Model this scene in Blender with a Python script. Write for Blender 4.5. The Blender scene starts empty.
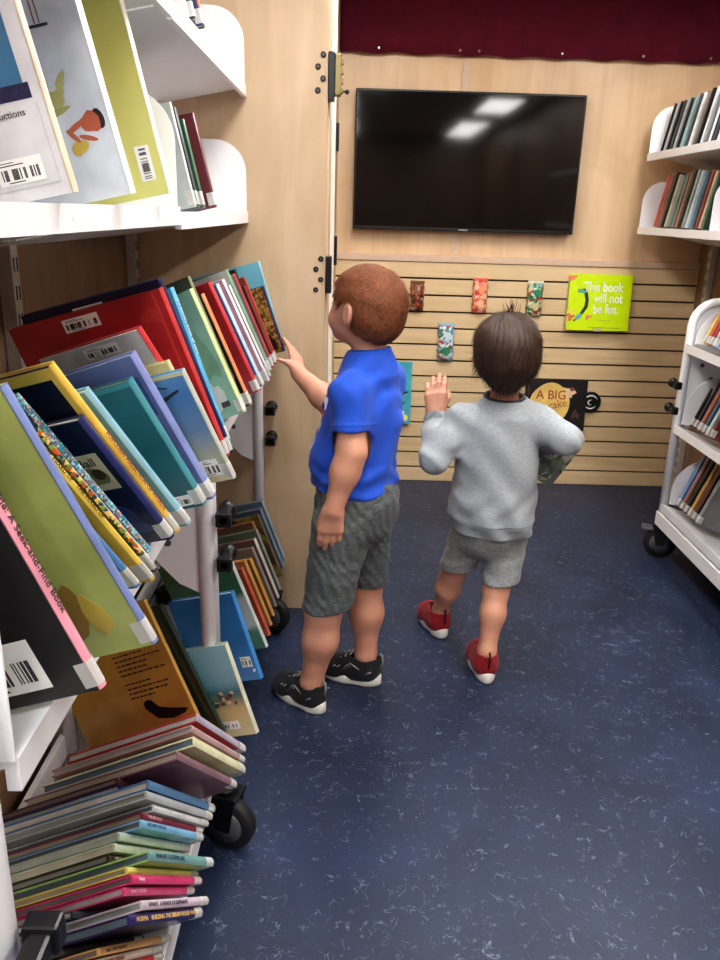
import bpy, bmesh, math, random
import numpy as np
import openvdb
from mathutils import Vector, Matrix
random.seed(7); rng = np.random.default_rng(7)
COL = bpy.context.scene.collection
rad = math.radians
V = Vector

# ------------------------------------------------------------------ materials
def new_mat(name):
    m = bpy.data.materials.new(name); m.use_nodes = True
    nt = m.node_tree; b = nt.nodes['Principled BSDF']
    return m, nt, b
def lk(nt, a, b): nt.links.new(a, b)
_mc = {}
def mat(name, col, rough=.5, metal=0., coat=0., vary=.08, scale=30., bump=0., bscale=200., sheen=0., sss=0.):
    """plain procedural material: a colour broken up by noise"""
    if name in _mc: return _mc[name]
    m, nt, b = new_mat(name)
    tc = nt.nodes.new('ShaderNodeTexCoord')
    n = nt.nodes.new('ShaderNodeTexNoise'); n.inputs['Scale'].default_value = scale; n.inputs['Detail'].default_value = 4
    lk(nt, tc.outputs['Object'], n.inputs['Vector'])
    r = nt.nodes.new('ShaderNodeValToRGB')
    c = [min(1, x) for x in col[:3]]
    r.color_ramp.elements[0].position = .3; r.color_ramp.elements[1].position = .7
    r.color_ramp.elements[0].color = [x*(1-vary) for x in c]+[1]
    r.color_ramp.elements[1].color = [min(1, x*(1+vary)) for x in c]+[1]
    lk(nt, n.outputs['Fac'], r.inputs['Fac']); lk(nt, r.outputs['Color'], b.inputs['Base Color'])
    b.inputs['Roughness'].default_value = rough; b.inputs['Metallic'].default_value = metal
    b.inputs['Coat Weight'].default_value = coat; b.inputs['Coat Roughness'].default_value = .12
    if sheen: b.inputs['Sheen Weight'].default_value = sheen
    if sss:
        b.inputs['Subsurface Weight'].default_value = sss
        b.inputs['Subsurface Radius'].default_value = (.02, .008, .004); b.inputs['Subsurface Scale'].default_value = .5
    if bump:
        n2 = nt.nodes.new('ShaderNodeTexNoise'); n2.inputs['Scale'].default_value = bscale; n2.inputs['Detail'].default_value = 3
        lk(nt, tc.outputs['Object'], n2.inputs['Vector'])
        bp = nt.nodes.new('ShaderNodeBump'); bp.inputs['Strength'].default_value = bump; bp.inputs['Distance'].default_value = .002
        lk(nt, n2.outputs['Fac'], bp.inputs['Height']); lk(nt, bp.outputs['Normal'], b.inputs['Normal'])
    _mc[name] = m
    return m
def S(r, g, b):
    """sRGB 0-255 to linear"""
    f = lambda v: (v/255/12.92) if v/255 <= .04045 else ((v/255+.055)/1.055)**2.4
    return (f(r), f(g), f(b))
def cov(rgb, coat=.6):
    c = S(*rgb); g = .3*c[0]+.6*c[1]+.1*c[2]; c = [(x*.86+g*.14)*.93 for x in c]
    return mat('cover_%d_%d_%d' % rgb, c, .38, coat=coat, vary=.2, scale=13)

def wood(name, c1, c2, axis=2, scale=1.6, stretch=9., rough=.42, blotch=.35):
    m, nt, b = new_mat(name)
    tc = nt.nodes.new('ShaderNodeTexCoord'); mp = nt.nodes.new('ShaderNodeMapping')
    s = [stretch]*3; s[axis] = 1.
    mp.inputs['Scale'].default_value = s
    lk(nt, tc.outputs['Object'], mp.inputs['Vector'])
    n = nt.nodes.new('ShaderNodeTexNoise'); n.inputs['Scale'].default_value = scale; n.inputs['Detail'].default_value = 8
    n.inputs['Distortion'].default_value = .9; lk(nt, mp.outputs['Vector'], n.inputs['Vector'])
    n2 = nt.nodes.new('ShaderNodeTexNoise'); n2.inputs['Scale'].default_value = 2.2; n2.inputs['Detail'].default_value = 5
    n2.inputs['Distortion'].default_value = 1.6; lk(nt, tc.outputs['Object'], n2.inputs['Vector'])
    mx = nt.nodes.new('ShaderNodeMath'); mx.operation = 'MULTIPLY_ADD'; mx.inputs[1].default_value = 1-blotch
    m2 = nt.nodes.new('ShaderNodeMath'); m2.operation = 'MULTIPLY'; m2.inputs[1].default_value = blotch
    lk(nt, n2.outputs['Fac'], m2.inputs[0]); lk(nt, n.outputs['Fac'], mx.inputs[0]); lk(nt, m2.outputs[0], mx.inputs[2])
    r = nt.nodes.new('ShaderNodeValToRGB'); r.color_ramp.elements[0].position = .34; r.color_ramp.elements[1].position = .62
    r.color_ramp.elements[0].color = list(c2)+[1]; r.color_ramp.elements[1].color = list(c1)+[1]
    lk(nt, mx.outputs[0], r.inputs['Fac']); lk(nt, r.outputs['Color'], b.inputs['Base Color'])
    b.inputs['Roughness'].default_value = rough
    return m

M = {}
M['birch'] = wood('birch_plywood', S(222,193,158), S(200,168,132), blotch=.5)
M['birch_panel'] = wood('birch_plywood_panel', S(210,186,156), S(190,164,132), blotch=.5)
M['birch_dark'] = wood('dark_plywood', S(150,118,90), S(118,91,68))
M['slat'] = wood('slat_laminate', S(220,196,158), S(204,178,138), axis=0, scale=2.5, stretch=14)
M['groove'] = mat('slat_groove', S(52,36,26), .7)
M['rail'] = mat('pale_rail', S(206,180,158), .4, vary=.04)
M['white'] = mat('white_powder_coat', S(244,245,248), .30, vary=.01, bump=.05, bscale=500)
M['white2'] = mat('white_label_paper', S(238,238,234), .45, vary=.03)
M['page'] = mat('page_paper', S(214,206,188), .8, vary=.1, scale=400)
M['black'] = mat('black_plastic', S(22,22,24), .35, vary=.1)
M['rubber'] = mat('black_rubber', S(30,30,32), .6)
M['ink'] = mat('printing_ink', S(25,25,28), .5)
M['steel'] = mat('zinc_steel', S(170,172,172), .3, metal=.9)
M['brass'] = mat('brass_latch', S(130,118,84), .35, metal=.8)
M['grey'] = mat('grey_steel_standard', S(196,192,186), .4, metal=.2)
M['maroon'] = mat('maroon_fabric', S(124,28,54), .85, vary=.12, scale=14, bump=.3, bscale=900)
M['trim_w'] = mat('white_strip', S(225,222,214), .4)
M['ceil'] = mat('ceiling_panel', S(225,224,220), .7, vary=.03)
M['hub'] = mat('grey_wheel_hub', S(95,98,100), .4)

# floor: navy sheet vinyl with pale thread-like flecks
m, nt, b = new_mat('navy_flecked_vinyl'); M['floor'] = m
tc = nt.nodes.new('ShaderNodeTexCoord')
def noise(scale, det=2, dist=0., off=0.):
    mp = nt.nodes.new('ShaderNodeMapping'); mp.inputs['Location'].default_value = (off, off*.7, 0)
    lk(nt, tc.outputs['Object'], mp.inputs['Vector'])
    n = nt.nodes.new('ShaderNodeTexNoise'); n.inputs['Scale'].default_value = scale; n.inputs['Detail'].default_value = det
    n.inputs['Distortion'].default_value = dist; lk(nt, mp.outputs['Vector'], n.inputs['Vector']); return n.outputs['Fac']
def mth(op, a, b_=None, c=None):
    n = nt.nodes.new('ShaderNodeMath'); n.operation = op; n.use_clamp = False
    for i, v in enumerate((a, b_, c)):
        if v is None: continue
        if isinstance(v, (int, float)): n.inputs[i].default_value = v
        else: lk(nt, v, n.inputs[i])
    return n.outputs[0]
def fleck(scale, width, mscale, thr, off):
    line = mth('SUBTRACT', 1, mth('DIVIDE', mth('ABSOLUTE', mth('SUBTRACT', noise(scale, 3, .8, off), .5)), width))
    line = mth('MAXIMUM', line, 0)
    mask = mth('MULTIPLY', mth('MAXIMUM', mth('SUBTRACT', noise(mscale, 1, 0, off+5), thr), 0), 9)
    return mth('MINIMUM', mth('MULTIPLY', line, mask), 1)
fl = mth('MAXIMUM', fleck(26, .016, 34, .54, 0), fleck(38, .02, 26, .57, 11))
fl = mth('MAXIMUM', fl, fleck(17, .009, 30, .57, 23))
big = noise(3.5, 4, .5, 2)
r = nt.nodes.new('ShaderNodeValToRGB'); r.color_ramp.elements[0].position = .3; r.color_ramp.elements[1].position = .75
r.color_ramp.elements[0].color = list(S(33,41,62))+[1]; r.color_ramp.elements[1].color = list(S(47,59,86))+[1]
lk(nt, big, r.inputs['Fac'])
mx = nt.nodes.new('ShaderNodeMix'); mx.data_type = 'RGBA'
lk(nt, mth('MULTIPLY', fl, .44), mx.inputs[0]); lk(nt, r.outputs['Color'], mx.inputs[6]); mx.inputs[7].default_value = list(S(142,158,180))+[1]
lk(nt, mx.outputs[2], b.inputs['Base Color']); b.inputs['Roughness'].default_value = .42
b.inputs['Specular IOR Level'].default_value = .4
bp = nt.nodes.new('ShaderNodeBump'); bp.inputs['Strength'].default_value = .25; bp.inputs['Distance'].default_value = .002
lk(nt, noise(120, 2), bp.inputs['Height']); lk(nt, bp.outputs['Normal'], b.inputs['Normal'])

def emis(name, col, st):
    m, nt, b = new_mat(name); b.inputs['Base Color'].default_value = list(col)+[1]
    b.inputs['Emission Color'].default_value = list(col)+[1]; b.inputs['Emission Strength'].default_value = st
    return m

def gradient(name, stops, axis=2, noise_amt=.05, lo=0., hi=1., coat=.6):
    """vertical colour gradient (printed picture) over the object's own bounds"""
    m, nt, b = new_mat(name)
    tc = nt.nodes.new('ShaderNodeTexCoord'); sp = nt.nodes.new('ShaderNodeSeparateXYZ'); lk(nt, tc.outputs['Generated'], sp.inputs[0])
    n = nt.nodes.new('ShaderNodeTexNoise'); n.inputs['Scale'].default_value = 7; n.inputs['Detail'].default_value = 5; lk(nt, tc.outputs['Generated'], n.inputs['Vector'])
    ma = nt.nodes.new('ShaderNodeMath'); ma.operation = 'MULTIPLY_ADD'; ma.inputs[1].default_value = noise_amt*2
    lk(nt, n.outputs['Fac'], ma.inputs[0]); lk(nt, sp.outputs[axis], ma.inputs[2])
    mb = nt.nodes.new('ShaderNodeMath'); mb.operation = 'SUBTRACT'; mb.inputs[1].default_value = noise_amt
    lk(nt, ma.outputs[0], mb.inputs[0])
    r = nt.nodes.new('ShaderNodeValToRGB'); cr = r.color_ramp
    while len(cr.elements) < len(stops): cr.elements.new(.5)
    for e, (p, c) in zip(cr.elements, stops): e.position = p; e.color = list(S(*c))+[1]
    lk(nt, mb.outputs[0], r.inputs['Fac']); lk(nt, r.outputs['Color'], b.inputs['Base Color'])
    b.inputs['Roughness'].default_value = .4; b.inputs['Coat Weight'].default_value = coat; b.inputs['Coat Roughness'].default_value = .1
    return m
def speckle(name, cols, scale=60, coat=.5):
    """patchy many-coloured print"""
    m, nt, b = new_mat(name)
    tc = nt.nodes.new('ShaderNodeTexCoord'); v = nt.nodes.new('ShaderNodeTexVoronoi'); v.inputs['Scale'].default_value = scale
    lk(nt, tc.outputs['Object'], v.inputs['Vector'])
    sp = nt.nodes.new('ShaderNodeSeparateColor'); lk(nt, v.outputs['Color'], sp.inputs[0])
    r = nt.nodes.new('ShaderNodeValToRGB'); cr = r.color_ramp; cr.interpolation = 'CONSTANT'
    while len(cr.elements) < len(cols): cr.elements.new(.5)
    for i, (e, c) in enumerate(zip(cr.elements, cols)): e.position = i/len(cols); e.color = list(S(*c))+[1]
    lk(nt, sp.outputs[0], r.inputs['Fac']); lk(nt, r.outputs['Color'], b.inputs['Base Color'])
    b.inputs['Roughness'].default_value = .4; b.inputs['Coat Weight'].default_value = coat
    return m

# ------------------------------------------------------------------ mesh helpers
def link(name, bm, mats, parent=None, mtx=None, smooth=False, recalc=True):
    if recalc: bmesh.ops.recalc_face_normals(bm, faces=bm.faces[:])
    me = bpy.data.meshes.new(name); bm.to_mesh(me); bm.free()
    for mm in (mats if isinstance(mats, (list, tuple)) else [mats]): me.materials.append(mm)
    if smooth:
        for p in me.polygons: p.use_smooth = True
    o = bpy.data.objects.new(name, me); COL.objects.link(o)
    if parent: o.parent = parent
    if mtx is not None: o.matrix_local = mtx
    return o
def tag(o, label=None, cat=None, group=None, kind=None):
    if label: o['label'] = label
    if cat: o['category'] = cat
    if group: o['group'] = group
    if kind: o['kind'] = kind
    return o
def empty(name, loc=(0,0,0), mtx=None, **k):
    o = bpy.data.objects.new(name, None); COL.objects.link(o); o.empty_display_size = .05
    if mtx is not None: o.matrix_world = mtx
    else: o.location = loc
    return tag(o, **k)
def bx(bm, x0, x1, y0, y1, z0, z1, mi=0, bev=0, mtx=None):
    r = bmesh.ops.create_cube(bm, size=1.); vs = r['verts']
    for v in vs:
        v.co = V((x0+(v.co.x+.5)*(x1-x0), y0+(v.co.y+.5)*(y1-y0), z0+(v.co.z+.5)*(z1-z0)))
    fs = set(f for v in vs for f in v.link_faces)
    if bev:
        es = list(set(e for v in vs for e in v.link_edges))
        rr = bmesh.ops.bevel(bm, geom=es, offset=bev, segments=2, affect='EDGES', profile=.6)
        fs = set(rr['faces']) | set(f for f in fs if f.is_valid); vs = list(set(v for f in fs for v in f.verts))
        # include all linked
        st = list(vs); seen = set(vs)
        while st:
            v = st.pop()
            for e in v.link_edges:
                w = e.other_vert(v)
                if w not in seen: seen.add(w); st.append(w)
        vs = list(seen); fs = set(f for v in vs for f in v.link_faces)
    for f in fs: f.material_index = mi
    if mtx is not None:
        for v in vs: v.co = mtx @ v.co
    return vs
def box(name, x0, x1, y0, y1, z0, z1, m, parent=None, bev=0, mtx=None):
    bm = bmesh.new(); bx(bm, x0, x1, y0, y1, z0, z1, 0, bev); return link(name, bm, m, parent, mtx)
def frame_of(d):
    d = V(d).normalized(); a = V((0,0,1)) if abs(d.z) < .9 else V((1,0,0))
    u = d.cross(a).normalized(); w = d.cross(u); return u, w, d
def tube(bm, pts, r, seg=10, mi=0, cap=True):
    pts = [V(p) for p in pts]; n = len(pts); rs = r if isinstance(r, (list, tuple)) else [r]*n
    rings = []; u = None
    for i, p in enumerate(pts):
        d = (pts[min(i+1, n-1)]-pts[max(i-1, 0)]).normalized()
        if u is None: u, w, _ = frame_of(d)
        u = (u-d*u.dot(d)).normalized(); w = d.cross(u)
        rings.append([bm.verts.new(p+(u*math.cos(2*math.pi*k/seg)+w*math.sin(2*math.pi*k/seg))*rs[i]) for k in range(seg)])
    for a, b_ in zip(rings, rings[1:]):
        for k in range(seg):
            f = bm.faces.new((a[k], a[(k+1) % seg], b_[(k+1) % seg], b_[k])); f.material_index = mi; f.smooth = True
    if cap:
        for rg in (rings[0], rings[-1]):
            f = bm.faces.new(rg); f.material_index = mi
def lathe(bm, prof, c, axis, seg=24, mi=0):
    """prof: list of (along, radius)"""
    u, w, d = frame_of(axis); c = V(c); rings = []
    for a, r in prof:
        r = max(r, 1e-4)
        rings.append([bm.verts.new(c+d*a+(u*math.cos(2*math.pi*k/seg)+w*math.sin(2*math.pi*k/seg))*r) for k in range(seg)])
    for a, b_ in zip(rings, rings[1:]):
        for k in range(seg):
            f = bm.faces.new((a[k], a[(k+1) % seg], b_[(k+1) % seg], b_[k])); f.material_index = mi; f.smooth = True
    for rg in (rings[0], rings[-1]):
        f = bm.faces.new(rg); f.material_index = mi
def prism(bm, pts, d, mi=0):
    """closed outline pts (3D) extruded by vector d"""
    a = [bm.verts.new(V(p)) for p in pts]; b_ = [bm.verts.new(V(p)+V(d)) for p in pts]; n = len(pts)
    fs = [bm.faces.new(a), bm.faces.new(b_[::-1])]
    for k in range(n): fs.append(bm.faces.new((a[k], a[(k+1) % n], b_[(k+1) % n], b_[k])))
    for f in fs: f.material_index = mi
_fc = {}
def text(body, size, mtx, m, parent=None, name='lettering', align='LEFT', sx=1., font_bold=0., ext=.0002):
    cu = bpy.data.curves.new('t', 'FONT'); cu.body = body; cu.size = size; cu.align_x = align; cu.extrude = ext; cu.offset = font_bold
    cu.resolution_u = 3
    to = bpy.data.objects.new('t', cu); COL.objects.link(to)
    dg = bpy.context.evaluated_depsgraph_get(); dg.update()
    me = bpy.data.meshes.new_from_object(to.evaluated_get(dg)); bpy.data.objects.remove(to)
    me.transform(Matrix.Diagonal((sx, 1, 1, 1))); me.materials.clear(); me.materials.append(m); me.name = name
    o = bpy.data.objects.new(name, me); COL.objects.link(o)
    if parent: o.parent = parent
    o.matrix_local = mtx
    return o
def basis(o, x, y, z):
    m = Matrix.Identity(4)
    for i, v in enumerate((x, y, z)):
        for j in range(3): m[j][i] = v[j]
    for j in range(3): m[j][3] = o[j]
    return m

# ------------------------------------------------------------------ camera
R = [[0.9995780381875258, -0.025082354284486172, -0.014649951423974903],
     [-0.005926196732477653, 0.3176441448608022, -0.9481914771964245],
     [0.028436345852891808, 0.9478781950963938, 0.31736146819571137]]
cam_d = bpy.data.cameras.new('camera'); cam = bpy.data.objects.new('camera', cam_d); COL.objects.link(cam)
cam.matrix_world = Matrix.Translation((0, 0, 1.27)) @ Matrix(R).to_4x4()
cam_d.sensor_fit = 'VERTICAL'; cam_d.sensor_height = 36; cam_d.sensor_width = 36; cam_d.lens = 30; cam_d.clip_start = .02
bpy.context.scene.camera = cam

# ------------------------------------------------------------------ room
XL, XR, YB, YF, ZC = -.64, 1.60, 3.83, -3.5, 2.22
def struct(name, *a, m, bev=0):
    return tag(box(name, *a, m, bev=bev), kind='structure')
struct('floor', XL-.05, XR+.05, YF-.05, YB+.05, -.05, 0, m=M['floor'])
struct('ceiling', XL-.05, XR+.05, YF-.05, YB+.05, ZC, ZC+.05, m=M['ceil'])
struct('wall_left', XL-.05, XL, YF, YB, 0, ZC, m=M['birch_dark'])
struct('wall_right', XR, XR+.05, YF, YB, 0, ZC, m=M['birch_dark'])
struct('wall_back', XL-.05, XR+.05, YB, YB+.05, 0, ZC, m=M['birch'])
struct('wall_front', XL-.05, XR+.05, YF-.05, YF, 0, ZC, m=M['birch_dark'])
struct('wall_partition', XL, -.083, 2.42, YB, 0, ZC, m=M['birch_panel'])
struct('trim_1', .449, .479, YB-.006, YB, 1.10, 1.925, m=M['rail'])
# rail over the slats
struct('trim_2', -.083, XR, YB-.028, YB, 1.062, 1.092, m=M['rail'], bev=.003)
# edge strips on the partition's side face
struct('trim_3', -.083, -.078, 2.47, 2.50, 0, ZC, m=M['rail'])
struct('trim_4', -.083, -.070, 2.85, 2.88, 0, ZC, m=M['trim_w'])
struct('trim_5', XL, XL+.004, 1.15, 1.158, 0, ZC, m=M['groove'])

# slatwall: grooved panel, one mesh
bm = bmesh.new(); z = 0.; p = .0762
y1 = YB-.022
bx(bm, -.083, XR, YB-.010, YB-.001, 0, 1.062, 1)
k = 0; z0 = 1.060
while z0 > .001:
    zb = max(z0-p+.0085, 0)
    bx(bm, -.083, XR, y1, YB-.006, zb, z0, 0, bev=.0015); z0 -= p
tag(link('wall_slatwall', bm, [M['slat'], M['groove']]), kind='structure')
YS = y1
# maroon fabric panel
fp = empty('fabric_panel', (0, 3.80, 1.915), label='maroon fabric valance fixed with small snaps above the television', cat='fabric panel')
bm = bmesh.new(); n = 60
for j in range(5):
    for i in range(n+1):
        x = -.083+(XR+.083)*i/n; z = 1.915+(ZC-1.915)*j/4
        bm.verts.new((x, 3.803-YB*0+.003*math.sin(i*1.3+j)-.004*math.sin(i*.45), z-1.915+(.0035*math.sin(i*.9) if j == 0 else 0)))
bm.verts.ensure_lookup_table()
for v in bm.verts: v.co.y -= 3.80
for j in range(4):
    for i in range(n):
        a = j*(n+1)+i; bm.faces.new([bm.verts[q] for q in (a, a+1, a+n+2, a+n+1)])
r_ = bmesh.ops.solidify(bm, geom=bm.faces[:], thickness=.004)
link('fabric', bm, M['maroon'], fp, smooth=True)
bm = bmesh.new()
bx(bm, -.083, XR, .016, .029, .02, ZC-1.915, 0)
link('backing_board', bm, M['maroon'], fp)
for x in (.084, .429, .51, .864, 1.211, 1.5):
    bm = bmesh.new(); lathe(bm, [(0, .006), (.003, .006), (.005, .003)], (x, -.004, .0175), (0, -1, 0), 12); link('snap', bm, M['steel'], fp)

# television
tv = empty('television', (.488, YB, 1.487), label='large black flat screen television mounted on the birch back wall', cat='television')
bm = bmesh.new(); bx(bm, -.497, .497, -.058, -.028, -.287, .287, bev=.004); link('housing', bm, M['black'], tv)
bm = bmesh.new(); bx(bm, -.28, .28, -.029, -.002, -.18, .16, bev=.004); link('wall_mount', bm, M['black'], tv)
glass = mat('tv_glass', (.004, .004, .005), .06, vary=0); 
bm = bmesh.new(); bx(bm, -.489, .489, -.0595, -.0575, -.272, .279); link('screen', bm, glass, tv)
bm = bmesh.new(); bx(bm, -.02, .02, -.060, -.058, -.284, -.277); link('badge', bm, M['steel'], tv)

# hinges and latch on the partition
def hinge(z0, z1, latch, label):
    t = empty('door_hinge', (-.083, 2.42, (z0+z1)/2), label=label, cat='hinge'); h = (z1-z0)/2
    bm = bmesh.new(); bx(bm, .001, .018, -.006, .05, -h, h, bev=.002); link('plate', bm, M['black'], t)
    for i in range(4):
        bm = bmesh.new(); zz = h*.86-(i*.0295 if latch else i*.0295); xx = -.013 if i % 2 == 0 else -.027
        lathe(bm, [(0, .0078), (.003, .0078), (.0045, .006)], (xx, 0, zz), (0, -1, 0), 14)
        lathe(bm, [(.0045, .003), (.0052, .003)], (xx, 0, zz), (0, -1, 0), 6, 1)
        link('bolt', bm, [M['black'], M['hub']], t)
    if latch:
        bm = bmesh.new(); bx(bm, .018, .036, 0, .035, -h*.8, h*.95, bev=.003)
        for q in range(4): bx(bm, .030, .042, .004, .022, -h*.7+q*.024, -h*.7+q*.024+.014, bev=.002)
        link('latch_body', bm, M['brass'], t)
        bm = bmesh.new(); tube(bm, [(.036, .01, -.035), (.050, .008, -.037)], .003); lathe(bm, [(0, .003), (.003, .007), (.008, .007), (.011, .003)], (.048, .008, -.037), (1, 0, 0), 12)
        link('latch_knob', bm, M['black'], t)
    return t
hinge(1.56, 1.68, True, 'black and brass latch hinge high on the edge of the birch partition')
hinge(1.04, 1.145, False, 'black plate hinge with four bolts lower on the birch partition edge')
for za, zb, lab in ((1.47, 1.56, 'short black strike plate beside the television, above the other one'), (1.085, 1.185, 'short black strike plate beside the television, level with its lower edge')):
    o = box('strike_plate', -.083, -.062, 3.0, 3.05, za, zb, M['black'], bev=.002); tag(o, lab, 'strike plate')

# ceiling lights
LW = emis('light_diffuser', (1., .985, .965), 20.5)
i = 0
for x_, side in ((1.24, 'right'), (-.17, 'left')):
    for (ya, yb, wh) in ((2.35, 3.10, 'nearest the television'), (.95, 1.95, 'above the two children'), (-.72, .32, 'right above the camera'), (-3.2, -1.5, 'at the far end behind the camera')):
        x = .10 if (side == 'left' and ya > .5) else x_
        t = empty('ceiling_light', (x, (ya+yb)/2, ZC), label='flat white ceiling light in the %s hand row %s' % (side, wh), cat='ceiling light', group='ceiling lights')
        h = (yb-ya)/2
        bm = bmesh.new()
        for a in ((-.17, -.15, -h, h), (.15, .17, -h, h), (-.15, .15, -h, -h+.02), (-.15, .15, h-.02, h)): bx(bm, *a, -.035, -.001)
        link('frame', bm, M['white'], t)
        bm = bmesh.new(); bx(bm, -.15, .15, -h+.02, h-.02, -.028, -.004); link('diffuser', bm, LW, t)
w = bpy.data.worlds.new('World'); bpy.context.scene.world = w; w.use_nodes = True
w.node_tree.nodes['Background'].inputs[0].default_value = (.8, .87, 1, 1); w.node_tree.nodes['Background'].inputs[1].default_value = .3
sc = bpy.context.scene; sc.view_settings.view_transform = 'Standard'; sc.view_settings.look = 'Medium High Contrast'; sc.view_settings.exposure = 0.0
# ------------------------------------------------------------------ shelving
SL = math.tan(rad(20))
def caster(parent, c, s, turn=72.):
    """c: floor point under the wheel; s: +1/-1 outward x"""
    t = empty('caster'); t.parent = parent
    Q = Matrix.Translation((c[0], c[1], 0)) @ Matrix.Rotation(rad(turn), 4, 'Z') @ Matrix.Translation((-c[0], -c[1], 0))
    bm = bmesh.new(); x, y = c
    lathe(bm, [(-.016, .030), (-.016, .056), (-.010, .062), (.010, .062), (.016, .056), (.016, .030)], (x, y, .062), (1, 0, 0), 28)
    w = link('wheel', bm, M['rubber'], t)
    bm = bmesh.new(); lathe(bm, [(-.019, .010), (-.017, .040), (.017, .040), (.019, .010)], (x, y, .062), (1, 0, 0), 24)
    lathe(bm, [(-.024, .006), (.024, .006)], (x, y, .062), (1, 0, 0), 10); link('hub', bm, M['hub'], w)
    bm = bmesh.new()
    for q in (-1, 1):
        prism(bm, [(x+q*.023, y-.016, .055), (x+q*.023, y+.016, .055), (x+q*.023, y+.035, .135), (x+q*.023, y-.03, .135)], (q*.003, 0, 0))
    bx(bm, x-.028, x+.028, y-.032, y+.037, .130, .140, bev=.002); lathe(bm, [(0, .022), (.012, .022)], (x, y, .140), (0, 0, 1), 16)
    link('fork', bm, M['black'], t)
    bm = bmesh.new(); bx(bm, x-.024, x+.024, y+.030, y+.075, .112, .124, bev=.004); link('brake_pedal', bm, M['hub'], t)
    t.matrix_basis = Q
    return t
def tknob(parent, p, s=1, d=1):
    """black pull knob on a short stem, sticking out along y by d"""
    x, y, z = p; bm = bmesh.new()
    bx(bm, x-.009, x+.012, min(y, y+d*.06), max(y, y+d*.06), z-.010, z+.010, bev=.004)
    bx(bm, x-.014, x+.016, min(y, y+d*.02), max(y, y+d*.02), z-.014, z+.014, bev=.003)
    lathe(bm, [(0, .010), (.005, .017), (.014, .0185), (.019, .014)], (x, y+d*.055, z), (0, d, 0), 14)
    return link('locking_knob', bm, M['black'], parent)
def arc(cx, cz, r, a0, a1, n=8):
    return [(cx+r*math.cos(rad(a0+(a1-a0)*i/n)), cz+r*math.sin(rad(a0+(a1-a0)*i/n))) for i in range(n+1)]
def tray(parent, s, xf, xb, ya, yb, zl, name='shelf', slope=SL, lip=.032):
    """sloping steel tray: s=+1 front faces +x"""
    bm = bmesh.new(); dx = abs(xf-xb)
    zb = zl-dx*slope
    prism(bm, [(xf, ya, zl), (xf, ya, zl-lip), (xf-s*.004, ya, zl-lip), (xf-s*.004, ya, zl-.004), (xb, ya, zb-.003), (xb, ya, zb+.05), (xb-s*.003, ya, zb+.05), (xb-s*.003, ya, zb-.006), (xf-s*.03, ya, zl-.03*slope-.02), (xf-s*.03, ya, zl-.03*slope-.003)][:8]
          if False else [(xf, ya, zl), (xf, ya, zl-lip), (xf-s*.012, ya, zl-lip), (xf-s*.012, ya, zl-.012*slope-.006), (xb, ya, zb-.006), (xb, ya, zb+.04), (xb+s*.003, ya, zb+.04), (xb+s*.003, ya, zb)], (0, yb-ya, 0))
    return link(name, bm, M['white'], parent)
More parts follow.
